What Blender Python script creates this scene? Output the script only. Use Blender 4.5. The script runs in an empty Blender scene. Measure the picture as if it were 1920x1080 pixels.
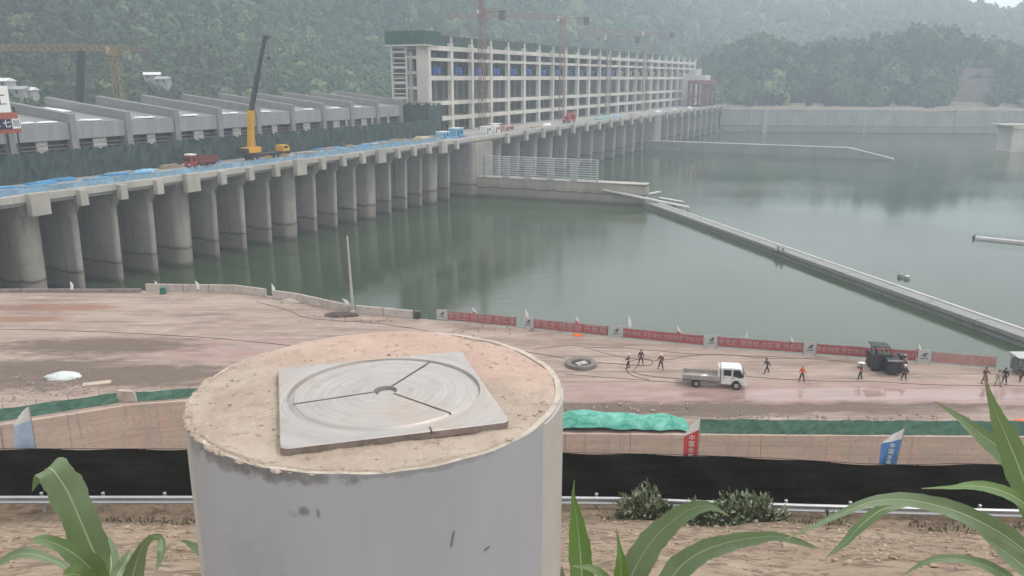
import bpy, bmesh, math, random
import numpy as np
from mathutils import Vector, Matrix
R = math.radians
random.seed(7)
rng = np.random.default_rng(7)
scene = bpy.context.scene
COL = scene.collection

# ------------------------------------------------------------------ camera, sky, sun, exposure
PITCH = R(14.7); CP, SP = math.cos(PITCH), math.sin(PITCH); F = 1500.0; CZ = 30.0
cam = bpy.data.cameras.new('camera'); camo = bpy.data.objects.new('camera', cam); COL.objects.link(camo)
camo.location = (0, 0, CZ); camo.rotation_euler = (math.pi/2 - PITCH, 0, 0)
cam.sensor_width = 36; cam.lens = 36*F/1920; cam.clip_start = 0.05; cam.clip_end = 9000
scene.camera = camo
SUN_EL, SUN_AZ = R(60), R(98)          # azimuth clockwise from +Y: the light comes from the right, a little from beyond
w = bpy.data.worlds.new('World'); scene.world = w; w.use_nodes = True
nt = w.node_tree; nt.nodes.clear()
wo = nt.nodes.new('ShaderNodeOutputWorld'); bg = nt.nodes.new('ShaderNodeBackground')
sky = nt.nodes.new('ShaderNodeTexSky'); sky.sky_type = 'NISHITA'; sky.sun_disc = False
sky.sun_elevation = SUN_EL; sky.sun_rotation = SUN_AZ; sky.air_density = 1.0; sky.dust_density = 2.0; sky.ozone_density = 1.0
hs = nt.nodes.new('ShaderNodeHueSaturation'); hs.inputs['Saturation'].default_value = 0.30
tc = nt.nodes.new('ShaderNodeTexCoord'); mp = nt.nodes.new('ShaderNodeMapping'); mp.inputs['Scale'].default_value = (1, 1, 2.2)
nz = nt.nodes.new('ShaderNodeTexNoise'); nz.inputs['Scale'].default_value = 2.6; nz.inputs['Detail'].default_value = 5; nz.inputs['Roughness'].default_value = 0.5
rp = nt.nodes.new('ShaderNodeMapRange'); rp.inputs['From Min'].default_value = .35; rp.inputs['From Max'].default_value = .65
rp.inputs['To Min'].default_value = .82; rp.inputs['To Max'].default_value = 1.15
vm = nt.nodes.new('ShaderNodeVectorMath'); vm.operation = 'SCALE'
bg.inputs['Strength'].default_value = 0.15
nt.links.new(sky.outputs[0], hs.inputs['Color']); nt.links.new(tc.outputs['Generated'], mp.inputs[0]); nt.links.new(mp.outputs[0], nz.inputs['Vector'])
nt.links.new(nz.outputs[0], rp.inputs[0]); nt.links.new(hs.outputs[0], vm.inputs[0]); nt.links.new(rp.outputs[0], vm.inputs['Scale'])
cl = nt.nodes.new('ShaderNodeVectorMath'); cl.operation = 'SCALE'; cl.inputs[0].default_value = (6.15, 6.08, 5.98)      # overcast layer over most of the clear sky
cm = nt.nodes.new('ShaderNodeMix'); cm.data_type = 'RGBA'; cm.inputs[0].default_value = .78
dt = nt.nodes.new('ShaderNodeVectorMath'); dt.operation = 'DOT_PRODUCT'; dt.inputs[1].default_value = (math.sin(R(22))*math.cos(R(16)), math.cos(R(22))*math.cos(R(16)), math.sin(R(16)))
dr = nt.nodes.new('ShaderNodeMapRange'); dr.interpolation_type = 'SMOOTHSTEP'       # brighter patch added low over the valley mouth to lighten the water's reflection
for k_, v_ in zip(('From Min', 'From Max', 'To Min', 'To Max'), (.70, 1.0, 1.0, 1.75)): dr.inputs[k_].default_value = v_
ml = nt.nodes.new('ShaderNodeMath'); ml.operation = 'MULTIPLY'
nt.links.new(tc.outputs['Generated'], dt.inputs[0]); nt.links.new(dt.outputs['Value'], dr.inputs[0]); nt.links.new(dr.outputs[0], ml.inputs[0]); nt.links.new(rp.outputs[0], ml.inputs[1]); nt.links.new(ml.outputs[0], cl.inputs['Scale']); nt.links.new(vm.outputs[0], cm.inputs[6]); nt.links.new(cl.outputs[0], cm.inputs[7]); nt.links.new(cm.outputs[2], bg.inputs[0]); nt.links.new(bg.outputs[0], wo.inputs[0])
sl = bpy.data.lights.new('sun', 'SUN'); so = bpy.data.objects.new('sun', sl); COL.objects.link(so)
sl.energy = 0.95; sl.angle = R(14); sl.color = (1.0, .94, .86)
sdir = Vector((math.sin(SUN_AZ)*math.cos(SUN_EL), math.cos(SUN_AZ)*math.cos(SUN_EL), math.sin(SUN_EL)))
so.rotation_euler = sdir.to_track_quat('Z', 'Y').to_euler(); so.location = (60, 40, 200)
vs = scene.view_settings; vs.view_transform = 'Standard'; vs.look = 'None'; vs.exposure = 0.70; vs.gamma = 1; vs.use_curve_mapping = False
scene.cycles.use_denoising = True; scene.cycles.max_bounces = 6; scene.cycles.diffuse_bounces = 3; scene.cycles.glossy_bounces = 3
scene.cycles.transparent_max_bounces = 8; scene.cycles.volume_bounces = 2; scene.cycles.sample_clamp_indirect = 4

# ------------------------------------------------------------------ pixel -> place helpers (photo is 1920x1080)
def ray(px, py):
    dx = (px-960)/F; dy = (540-py)/F
    return Vector((dx, CP+dy*SP, -SP+dy*CP))
def at(px, py, z=0.0):
    d = ray(px, py); t = (z-CZ)/d.z
    return Vector((d.x*t, d.y*t, z))
def depth(px, py, zf): return Vector((0, 0, CZ)) + ray(px, py)*zf
O = at(358, 498, -8); Dv = (at(1350, 247, -8)-O); Dv.z = 0; Dv.normalize(); Nv = Vector((Dv.y, -Dv.x, 0))
DAMROT = math.atan2(Dv.y, Dv.x)
def DW(a, perp, z): p = O + Dv*a + Nv*perp; return Vector((p.x, p.y, z))
def onplane(px, py, perp):
    d = ray(px, py); C = Vector((0, 0, CZ)); t = ((O-C).dot(Nv)+perp)/d.dot(Nv); p = C+d*t
    return (p-O).dot(Dv), p.z
DECK = 11.2

# ------------------------------------------------------------------ materials
class NB:
    def __init__(s, name):
        s.m = bpy.data.materials.new(name); s.m.use_nodes = True; s.t = s.m.node_tree; s.t.nodes.clear()
        s.out = s.n('ShaderNodeOutputMaterial'); s.b = s.n('ShaderNodeBsdfPrincipled'); s.l(s.b.outputs[0], s.out.inputs[0])
        s.b.inputs['Specular IOR Level'].default_value = .3
        s._pos = None
    def n(s, t): return s.t.nodes.new(t)
    def l(s, a, b): s.t.links.new(a, b)
    def put(s, v, sock):
        if isinstance(v, bpy.types.NodeSocket): s.l(v, sock)
        elif isinstance(v, (tuple, list)) and len(v) == 3 and sock.type == 'RGBA': sock.default_value = (*v, 1)
        else: sock.default_value = v
    def pos(s):
        if s._pos is None: s._pos = s.n('ShaderNodeNewGeometry').outputs['Position']
        return s._pos
    def obj(s): return s.n('ShaderNodeTexCoord').outputs['Object']
    def map(s, v, sc=(1, 1, 1), rot=(0, 0, 0)):
        m = s.n('ShaderNodeMapping'); s.l(v, m.inputs[0]); m.inputs['Scale'].default_value = sc; m.inputs['Rotation'].default_value = rot; return m.outputs[0]
    def noise(s, v, scale=1, detail=4, rough=.55, dist=0):
        n = s.n('ShaderNodeTexNoise'); s.l(v, n.inputs['Vector']); n.inputs['Scale'].default_value = scale; n.inputs['Detail'].default_value = detail
        n.inputs['Roughness'].default_value = rough; n.inputs['Distortion'].default_value = dist; return n.outputs[0]
    def rng(s, v, a, b, c=0, d=1):
        m = s.n('ShaderNodeMapRange'); m.interpolation_type = 'SMOOTHSTEP'; s.l(v, m.inputs[0])
        for k, x in zip(('From Min', 'From Max', 'To Min', 'To Max'), (a, b, c, d)): m.inputs[k].default_value = x
        return m.outputs[0]
    def math(s, op, a, b=0.0):
        m = s.n('ShaderNodeMath'); m.operation = op; s.put(a, m.inputs[0]); s.put(b, m.inputs[1]); return m.outputs[0]
    def mix(s, f, a, b, mode='MIX'):
        m = s.n('ShaderNodeMix'); m.data_type = 'RGBA'; m.blend_type = mode; s.put(f, m.inputs[0]); s.put(a, m.inputs[6]); s.put(b, m.inputs[7]); return m.outputs[2]
    def sep(s, v): n = s.n('ShaderNodeSeparateXYZ'); s.l(v, n.inputs[0]); return n.outputs
    def attr(s, name): n = s.n('ShaderNodeAttribute'); n.attribute_name = name; return n.outputs
    def bump(s, h, strength=.3, dist=.05):
        b = s.n('ShaderNodeBump'); b.inputs['Strength'].default_value = strength; b.inputs['Distance'].default_value = dist
        s.l(h, b.inputs['Height']); s.l(b.outputs[0], s.b.inputs['Normal'])
    def set(s, col=None, rough=None, metal=None, **k):
        if col is not None: s.put(col, s.b.inputs['Base Color'])
        if rough is not None: s.put(rough, s.b.inputs['Roughness'])
        if metal is not None: s.put(metal, s.b.inputs['Metallic'])
        return s.m
MATS = {}
def mat(name, col, rough=.7, metal=0, var=.25, scale=1.5, bump=0, bd=.02, dirt=0, dirtcol=(.12, .1, .08)):
    """plain painted / moulded surface: colour broken up by two noises"""
    if name in MATS: return MATS[name]
    b = NB(name); p = b.obj(); n1 = b.noise(p, scale, 5, .6); n2 = b.noise(p, scale*7, 3, .6)
    f = b.math('ADD', b.math('MULTIPLY', n1, .65), b.math('MULTIPLY', n2, .35))
    lo = tuple(c*(1-var) for c in col); hi = tuple(min(1, c*(1+var)) for c in col)
    c = b.mix(b.rng(f, .3, .7), lo, hi)
    if dirt: c = b.mix(b.math('MULTIPLY', b.rng(b.noise(p, scale*2.3, 6, .65), .5, .72), dirt), c, dirtcol)
    b.set(c, b.rng(n1, .3, .7, max(.03, rough-.1), min(1, rough+.1)), metal)
    if bump: b.bump(n2, bump, bd)
    MATS[name] = b.m; return b.m
def concrete(name, col, stain=(.16, .135, .11), zband=None, streak=.5, lifts=3.0):
    b = NB(name); p = b.pos()
    big = b.noise(p, .12, 5, .6); fine = b.noise(p, 2.2, 4, .6); st = b.noise(b.map(p, (.9, .9, .05)), 1.0, 5, .65)
    c = b.mix(b.rng(big, .3, .7), tuple(x*.82 for x in col), tuple(x*1.12 for x in col))
    c = b.mix(b.math('MULTIPLY', b.rng(st, .5, .75), streak), c, stain)
    c = b.mix(b.math('MULTIPLY', b.rng(fine, .35, .7), .22), c, tuple(x*.6 for x in col))
    z = b.sep(p)[2]
    if lifts:                                    # formwork lift joints
        fr = b.math('FRACT', b.math('DIVIDE', b.math('ADD', z, 40.0), lifts))
        c = b.mix(b.math('MULTIPLY', b.math('LESS_THAN', fr, .035), .35), c, tuple(x*.45 for x in col))
    if zband is not None:                        # tide marks left by the reservoir
        zz = b.math('ADD', z, b.math('MULTIPLY', b.noise(p, .35, 4, .6), 1.6))
        c = b.mix(b.math('MULTIPLY', b.rng(zz, zband+1.3, zband-.3), .42), c, (.17, .14, .105))
        ln = b.math('MULTIPLY', b.rng(zz, zband-.35, zband), b.rng(zz, zband+.45, zband+.1))
        c = b.mix(b.math('MULTIPLY', ln, .75), c, (.06, .05, .045))
        c = b.mix(b.math('MULTIPLY', b.rng(z, -6.9, -7.7), .7), c, (.045, .045, .03))
    b.set(c, b.rng(fine, .3, .7, .75, .95)); b.bump(fine, .25, .05)
    MATS[name] = b.m; return b.m

# ------------------------------------------------------------------ mesh builder
class MB:
    def __init__(s): s.v = []; s.f = []
    def add(s, vs, fs):
        k = len(s.v); s.v += [tuple(x) for x in vs]; s.f += [tuple(i+k for i in f) for f in fs]; return s
    def box(s, x0, x1, y0, y1, z0, z1):
        v = [(x, y, z) for z in (z0, z1) for y in (y0, y1) for x in (x0, x1)]
        return s.add(v, [(0, 2, 3, 1), (4, 5, 7, 6), (0, 1, 5, 4), (2, 6, 7, 3), (0, 4, 6, 2), (1, 3, 7, 5)])
    def obox(s, c, size, rz=0, rx=0, ry=0):
        M = Matrix.Translation(c) @ Matrix.Rotation(rz, 4, 'Z') @ Matrix.Rotation(ry, 4, 'Y') @ Matrix.Rotation(rx, 4, 'X')
        a, b, d = (q/2 for q in size)
        v = [M @ Vector((x, y, z)) for z in (-d, d) for y in (-b, b) for x in (-a, a)]
        return s.add(v, [(0, 2, 3, 1), (4, 5, 7, 6), (0, 1, 5, 4), (2, 6, 7, 3), (0, 4, 6, 2), (1, 3, 7, 5)])
    def beam(s, p0, p1, w, h=None, up=(0, 0, 1)):
        h = h or w; p0, p1 = Vector(p0), Vector(p1); t = (p1-p0).normalized(); u = Vector(up)
        if abs(t.dot(u)) > .95: u = Vector((1, 0, 0))
        x = t.cross(u).normalized()*w/2; y = x.normalized().cross(t)*h/2
        v = [p+a*x+b*y for p in (p0, p1) for a, b in ((-1, -1), (1, -1), (1, 1), (-1, 1))]
        return s.add(v, [(0, 1, 2, 3), (7, 6, 5, 4), (0, 4, 5, 1), (1, 5, 6, 2), (2, 6, 7, 3), (3, 7, 4, 0)])
    def tube(s, pts, r, n=8, cap=True):
        pts = [Vector(p) for p in pts]; rs = r if isinstance(r, (list, tuple)) else [r]*len(pts); k = len(s.v); ref = None
        for i, p in enumerate(pts):
            t = (pts[min(i+1, len(pts)-1)]-pts[max(i-1, 0)]).normalized()
            if ref is None: ref = Vector((0, 0, 1)) if abs(t.z) < .9 else Vector((1, 0, 0))
            x = t.cross(ref).normalized(); y = x.cross(t); ref = y
            s.v += [tuple(p + (x*math.cos(2*math.pi*j/n)+y*math.sin(2*math.pi*j/n))*rs[i]) for j in range(n)]
        for i in range(len(pts)-1):
            for j in range(n):
                a = k+i*n+j; b = k+i*n+(j+1) % n; s.f.append((a, b, b+n, a+n))
        if cap:
            s.f.append(tuple(k+j for j in range(n))[::-1]); s.f.append(tuple(k+(len(pts)-1)*n+j for j in range(n)))
        return s
    def prism(s, poly, z0, z1, axis='z'):
        n = len(poly)
        def P(u, v, w): return (u, v, w) if axis == 'z' else ((u, w, v) if axis == 'y' else (w, u, v))
        v = [P(a, b, z0) for a, b in poly] + [P(a, b, z1) for a, b in poly]
        return s.add(v, [tuple(range(n))[::-1], tuple(range(n, 2*n))] + [(i, (i+1) % n, n+(i+1) % n, n+i) for i in range(n)])
    def lathe(s, prof, n=24, c=(0, 0, 0), axis='z'):
        k = len(s.v)
        for r, h in prof:
            for j in range(n):
                a = 2*math.pi*j/n; q = (r*math.cos(a), r*math.sin(a), h)
                if axis == 'y': q = (q[0], h, q[1])
                if axis == 'x': q = (h, q[0], q[1])
                s.v.append((c[0]+q[0], c[1]+q[1], c[2]+q[2]))
        for i in range(len(prof)-1):
            for j in range(n):
                a = k+i*n+j; b = k+i*n+(j+1) % n; s.f.append((a, b, b+n, a+n))
        s.f.append(tuple(k+j for j in range(n))[::-1]); s.f.append(tuple(k+(len(prof)-1)*n+j for j in range(n)))
        return s
    def grid(s, fn, nu, nv, thick=None):
        k = len(s.v)
        for i in range(nu+1):
            for j in range(nv+1): s.v.append(tuple(fn(i/nu, j/nv)))
        for i in range(nu):
            for j in range(nv):
                a = k+i*(nv+1)+j; s.f.append((a, a+nv+1, a+nv+2, a+1))
        return s
    def lattice(s, p0, p1, w, n, t=.16):
        p0, p1 = Vector(p0), Vector(p1); d = (p1-p0).normalized(); u = Vector((0, 0, 1)) if abs(d.z) < .9 else Vector((1, 0, 0))
        x = d.cross(u).normalized()*w/2; y = x.normalized().cross(d)*w/2; cs = [x+y, x-y, -x-y, -x+y]
        for c in cs: s.beam(p0+c, p1+c, t)
        for i in range(n):
            a = p0+(p1-p0)*(i/n); b = p0+(p1-p0)*((i+1)/n)
            for q in range(4):
                c0, c1 = cs[q], cs[(q+1) % 4]
                s.beam(a+c0, b+c1, t*.7); s.beam(a+c0, a+c1, t*.6)
        return s
    def build(s, name, m, parent=None, smooth=False, bevel=0, solid=0, recalc=True):
        me = bpy.data.meshes.new(name); me.from_pydata(s.v, [], s.f)
        bm = bmesh.new(); bm.from_mesh(me)
        if recalc: bmesh.ops.recalc_face_normals(bm, faces=bm.faces)
        if bevel:
            es = [e for e in bm.edges if len(e.link_faces) == 2 and e.calc_face_angle(0) > .5]
            bmesh.ops.bevel(bm, geom=es, offset=bevel, segments=2, affect='EDGES', clamp_overlap=True)
        if solid: bmesh.ops.solidify(bm, geom=bm.faces[:], thickness=solid)
        if smooth:
            for f in bm.faces: f.smooth = True
        bm.to_mesh(me); bm.free()
        if smooth and smooth != 'all': me.set_sharp_from_angle(angle=R(40))
        o = bpy.data.objects.new(name, me); COL.objects.link(o)
        if m: me.materials.append(m)
        if parent: o.parent = parent
        return o
def tag(o, label=None, cat=None, group=None, kind=None):
    if label: o['label'] = label
    if cat: o['category'] = cat
    if group: o['group'] = group
    if kind: o['kind'] = kind
    return o
def thing(name, label, cat, loc=(0, 0, 0), rz=0, group=None):
    o = bpy.data.objects.new(name, None); COL.objects.link(o); o.location = loc; o.rotation_euler = (0, 0, rz); o.empty_display_size = .3
    return tag(o, label, cat, group)
def dthing(name, label, cat, a, perp, z, rz=0, group=None):
    return thing(name, label, cat, DW(a, perp, z), DAMROT+rz, group)
def struct(o): o['kind'] = 'structure'; return o
def copy_tree(o, parent=None):
    c = o.copy(); COL.objects.link(c)
    if parent: c.parent = parent
    for ch in [q for q in bpy.data.objects if q.parent == o]: copy_tree(ch, c)
    return c
def text(s, size, m, parent, M, name='lettering', depth_=.006):
    cu = bpy.data.curves.new(name, 'FONT'); cu.body = s; cu.size = size; cu.align_x = 'CENTER'; cu.align_y = 'CENTER'; cu.extrude = depth_
    t = bpy.data.objects.new(name, cu); COL.objects.link(t)
    dg = bpy.context.evaluated_depsgraph_get(); me = bpy.data.meshes.new_from_object(t.evaluated_get(dg))
    bpy.data.objects.remove(t); o = bpy.data.objects.new(name, me); COL.objects.link(o)
    me.materials.clear(); me.materials.append(m); o.parent = parent; o.matrix_local = M
    return o
TXT = Matrix.Rotation(math.pi/2, 4, 'X')      # upright text facing -Y

# numpy value noise
def vnoise(x, y, seed=0):
    xi = np.floor(x).astype(np.int64); yi = np.floor(y).astype(np.int64); fx = x-xi; fy = y-yi
    fx = fx*fx*(3-2*fx); fy = fy*fy*(3-2*fy)
    def h(a, b):
        n = (a*374761393 + b*668265263 + seed*1442695041) & 0x7fffffff; n = ((n ^ (n >> 13))*1274126177) & 0x7fffffff
        return ((n ^ (n >> 16)) & 0xffff)/65535.0
    return (h(xi, yi)*(1-fx)+h(xi+1, yi)*fx)*(1-fy) + (h(xi, yi+1)*(1-fx)+h(xi+1, yi+1)*fx)*fy
def fbm(x, y, o=4, seed=0):
    s = 0; a = .5
    for i in range(o): s = s + a*vnoise(x*2**i, y*2**i, seed+i); a *= .5
    return s*1.07
def sstep(a, b, x): t = np.clip((x-a)/(b-a), 0, 1); return t*t*(3-2*t)

# ================================================================== SETTING
# ---- hills: one height field beyond the dam and the far bank
AZT = [(-60, .28), (-33, .27), (-20, .235), (-10, .20), (0, .165), (6, .14), (10, .115), (14, .092), (18, .078), (25, .0735), (27.5, .072), (29, .066), (30.3, .060), (31.5, .062), (33, .075), (40, .15), (60, .2)]
NEAR = [(1270, 150), (1310, 118), (1350, 90), (1400, 78), (1430, 74), (1480, 92), (1560, 90), (1650, 80), (1720, 58), (1780, 58), (1810, 80), (1850, 92), (1920, 100), (2050, 110), (2300, 140)]
_na, _nt = [], []
for px, py in NEAR:
    d = ray(px, py); _na.append(math.degrees(math.atan2(d.x, d.y))); _nt.append(d.z/math.hypot(d.x, d.y))
def hill_z(x, y):
    r = np.hypot(x, y); az = np.degrees(np.arctan2(x, y))
    perp = (x-O.x)*Nv.x+(y-O.y)*Nv.y
    back = (y-594) + .06*(x-150)
    d = np.maximum(-perp-62, back - np.maximum(0, 0))
    e = np.interp(az, [a for a, _ in AZT], [b for _, b in AZT])
    left = sstep(12, -2, az)
    r0 = np.interp(az, [-60, -33, -15, 0, 8, 14, 20, 33, 60], [330, 330, 430, 560, 690, 790, 860, 900, 900]); rr = r0 + np.interp(az, [-33, 0, 14, 33], [430, 440, 640, 760])
    t = np.clip((r-r0)/(rr-r0), 0, 1)
    zr = 30+rr*e-9 - 8
    n = fbm(x/230, y/230, 4, 3)-.5; n2 = fbm(x/60+9, y/60, 3, 11)-.5
    h = zr*(.30*t + .70*t*t*(3-2*t))
    spur = (1-np.abs(2*fbm(x/330+3, y/420, 3, 21)-1))
    h = h + sstep(.02, .35, t)*(50*n*(1-.75*sstep(.6, 1, t)) + 16*n2*(1-.6*sstep(.6, 1, t)) + 32*(spur-.72)*(1-sstep(.55, .95, t))*(.35+.65*left))
    h = np.where(r > rr, zr-(r-rr)*.25, h)
    # wooded hill on the far bank
    et = np.interp(az, _na, _nt); hn = (30+728/np.cos(np.radians(np.clip(az, -60, 60)))*et-9-9)
    prof = np.where(back < 140, sstep(14, 134, back), 1-sstep(146, 350, back)*.92)
    on = sstep(_na[0]-.6, _na[0]+.8, az)
    h2 = hn*prof*on*(1+.10*n2)
    h2 = h2*(1-.55*sstep(27.4, 28.2, az)*(1-sstep(30.2, 31.2, az))*(1-sstep(80, 125, back)))
    h = np.maximum(np.maximum(h, 0), h2)
    land = 8.2 + np.maximum(h, 0) + 1.2*sstep(8, 30, d)*(n2+.3)*2
    return np.where(d > 0, land, np.where(d > -4, 8.2+(d/4)*20, -12.0)), d, t
na, nr = 330, 300
az = np.radians(np.linspace(-62, 62, na)); rr_ = 110*(2600/110)**np.linspace(0, 1, nr)
A_, R_ = np.meshgrid(az, rr_, indexing='ij'); X = R_*np.sin(A_); Y = R_*np.cos(A_); Z, _, _ = hill_z(X, Y)
V = np.stack([X, Y, Z], -1).reshape(-1, 3)
idx = np.arange(na*nr).reshape(na, nr); Q = np.stack([idx[:-1, :-1], idx[:-1, 1:], idx[1:, 1:], idx[1:, :-1]], -1).reshape(-1, 4)
def np_mesh(name, V, Q, m, smooth=False):
    me = bpy.data.meshes.new(name); k = Q.shape[1]; me.vertices.add(len(V)); me.loops.add(Q.size); me.polygons.add(len(Q))
    me.vertices.foreach_set('co', np.ascontiguousarray(V, dtype=np.float32).ravel()); me.loops.foreach_set('vertex_index', np.ascontiguousarray(Q, dtype=np.int32).ravel())
    me.polygons.foreach_set('loop_start', np.arange(0, Q.size, k, dtype=np.int32))
    if smooth: me.polygons.foreach_set('use_smooth', np.ones(len(Q), dtype=bool))
    me.update(calc_edges=True); me.materials.append(m); o = bpy.data.objects.new(name, me); COL.objects.link(o); return o
b = NB('hill_ground'); p = b.pos(); n1 = b.noise(p, .012, 6, .6); n2 = b.noise(p, .09, 5, .65)
c = b.mix(b.rng(n2, .3, .7), (.045, .068, .03), (.10, .13, .06)); c = b.mix(b.rng(n1, .55, .68), c, (.17, .12, .085))
z = b.sep(p)[2]; c = b.mix(b.math('MULTIPLY', b.rng(z, 15, 9.5), .85), c, b.mix(b.rng(n2, .35, .65), (.16, .12, .09), (.3, .24, .19)))
b.set(c, .95); b.bump(n2, .8, 2.0)
struct(np_mesh('hills', V, Q, b.m, True)); HILL_TOP = float(V[:, 2].max())

# ---- forest: tree crowns, far off and beyond count
def ico(sub):
    bm = bmesh.new(); bmesh.ops.create_icosphere(bm, subdivisions=sub, radius=1); bm.verts.ensure_lookup_table()
    v = np.array([q.co[:] for q in bm.verts]); f = np.array([[q.index for q in fc.verts] for fc in bm.faces]); bm.free(); return v, f
IV, IF = ico(2)
def crown_proto(k, ncards, seed):
    g = np.random.default_rng(seed); vs = []; cs = []
    dirs = IV*(1+.45*(fbm(IV[:, 0]*1.7+seed*7+20, IV[:, 1]*1.7+IV[:, 2]*2.3+30, 3, seed)[:, None]-.5)*2)
    tri = dirs[IF]; vs.append(np.concatenate([tri, tri[:, 2:3]], 1)*.86)                       # degenerate quads for the inner mass
    d = g.normal(size=(ncards, 3)); d[:, 2] = np.abs(d[:, 2])*1.1-.25; d /= np.linalg.norm(d, axis=1)[:, None]
    lob = 1+.30*(fbm(d[:, 0]*2+seed*5+9, d[:, 1]*2+d[:, 2]*2+9, 3, seed+5)-.5)*2
    c = d*(lob*g.uniform(.8, 1.12, ncards))[:, None]
    u = np.cross(d+g.normal(size=d.shape)*.7, g.normal(size=d.shape)); u /= np.linalg.norm(u, axis=1)[:, None]
    v2 = np.cross(d+g.normal(size=d.shape)*.5, u); v2 /= np.linalg.norm(v2, axis=1)[:, None]
    s1 = (g.uniform(.14, .3, ncards)*k)[:, None]; s2 = s1*g.uniform(.6, 1, (ncards, 1))
    vs.append(np.stack([c-u*s1-v2*s2*.4, c+u*s1*.5-v2*s2, c+u*s1+v2*s2*.5, c-u*s1*.3+v2*s2], 1))
    return np.concatenate(vs, 0)
PN = [crown_proto(1, 70, 100+i) for i in range(6)]; PF = [crown_proto(1.35, 16, 200+i) for i in range(6)]
def forest(name, P, S, C, protos, m):
    Vs, Cs = [], []
    g = np.random.default_rng(5)
    which = g.integers(0, len(protos), len(P)); rot = g.uniform(0, 6.283, len(P))
    for k, pr in enumerate(protos):
        ii = np.nonzero(which == k)[0]
        if not len(ii): continue
        ca, sa = np.cos(rot[ii])[:, None, None], np.sin(rot[ii])[:, None, None]
        x = pr[None, :, :, 0]*ca-pr[None, :, :, 1]*sa; y = pr[None, :, :, 0]*sa+pr[None, :, :, 1]*ca; zz = np.broadcast_to(pr[None, :, :, 2], x.shape)
        q = np.stack([x, y, zz], -1)*S[ii][:, None, None, :] + P[ii][:, None, None, :]
        Vs.append(q.reshape(-1, 3))
        col = C[ii][:, None, :]*g.uniform(.75, 1.25, (len(ii), pr.shape[0], 1))
        Cs.append(np.repeat(col.reshape(-1, 3), 4, axis=0))
    Vv = np.concatenate(Vs); Cc = np.concatenate(Cs); Qq = np.arange(len(Vv)).reshape(-1, 4)
    # split inner triangles (degenerate quads) is unnecessary: the two equal corners collapse
    o = np_mesh(name, Vv, Qq, m)
    at_ = o.data.attributes.new('tint', 'FLOAT_COLOR', 'POINT'); at_.data.foreach_set('color', np.concatenate([Cc, np.ones((len(Cc), 1))], 1).astype(np.float32).ravel())
    return o
b = NB('hill_foliage'); t = b.attr('tint')[0]; n = b.noise(b.pos(), .5, 3, .6)
b.set(b.mix(b.rng(n, .3, .7, 0, .6), t, (.02, .035, .015)), .9); b.b.inputs['Specular IOR Level'].default_value = .12
FOL = b.m
def scatter(rmin, rmax, s0, amin, amax, seed):
    g = np.random.default_rng(seed); out = []
    r = rmin
    while r < rmax:
        s = s0*max(.75, r/600)**.8; k = int(R(amax-amin)*r/s)
        a = np.radians(amin)+np.radians(amax-amin)*(np.arange(k)+g.uniform(0, 1, k))/k; q = r+g.uniform(-.5, .5, k)*s
        out.append(np.stack([q*np.sin(a), q*np.cos(a), np.full(k, s)], 1)); r += s*.85
    return np.concatenate(out)
pts = scatter(300, 2050, 6.6, -47, 45, 3)
zz, dd, tt = hill_z(pts[:, 0], pts[:, 1]); rad = np.hypot(pts[:, 0], pts[:, 1]); el = (zz-30)/rad; azd = np.degrees(np.arctan2(pts[:, 0], pts[:, 1]))
clear = fbm(pts[:, 0]/70, pts[:, 1]/70, 4, 77)
terr = (azd > 27.9) & (azd < 30.2) & (pts[:, 1] < 672)
keep = (dd > 14) & (zz > np.where(azd > 15.3, 9.3, 10.6)) & (el < .17) & (clear < np.where(azd > 15.3, .80, np.where(rad < 900, .68, .74))) & ~terr
keep &= ~((zz < 14) & (rng.uniform(size=len(pts)) < .3) & (azd > 15))
pts, zz, rad, azd, clear = pts[keep], zz[keep], rad[keep], azd[keep], clear[keep]
g = np.random.default_rng(9)
hgt = pts[:, 2]*g.uniform(.45, .95, len(pts))*np.where(azd > 14, 1.1, 1.0)
vs_ = g.uniform(.38, 1.0, len(pts))**1.0; hgt = hgt*(.6+.6*vs_); S = np.stack([pts[:, 2]*vs_*g.uniform(.8, 1.1, len(pts)), pts[:, 2]*vs_*g.uniform(.8, 1.1, len(pts)), hgt], 1)
P = np.stack([pts[:, 0], pts[:, 1], zz+hgt*.55], 1)
tone = fbm(pts[:, 0]/45+5, pts[:, 1]/45, 3, 31)[:, None]; tn2 = g.uniform(0, 1, (len(pts), 1))
C = np.array([.040, .068, .034])*(1-tone)*1.5 + np.array([.105, .140, .065])*tone*.9
big = fbm(pts[:, 0]/130+2, pts[:, 1]/170, 3, 55)[:, None]; C = C*(.6+.9*tn2)*(.45+1.15*big); pale = tn2 > .93; C = np.where(pale, C*1.5+np.array([.03, .02, .01]), C)
wood = (azd > 15.3) & (pts[:, 1] < 930) & (rad < 1050)
nearm = rad < 900
tag(forest('wooded_hill', P[wood], S[wood]*np.where(tn2[wood] > .6, 1.35, 1.0), C[wood]*(.35+.85*tn2[wood]), PN, FOL), 'dark dense woodland covering the low hill on the far bank', 'woodland', kind='stuff')
tag(forest('hillside_forest', P[~wood & nearm], S[~wood & nearm], C[~wood & nearm], PN, FOL), 'hazy green forest climbing the hillside behind the dam', 'forest', kind='stuff')
tag(forest('distant_forest', P[~wood & ~nearm], S[~wood & ~nearm], C[~wood & ~nearm], PF, FOL), 'pale blue-green forest on the farthest hill slopes', 'forest', kind='stuff')

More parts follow.
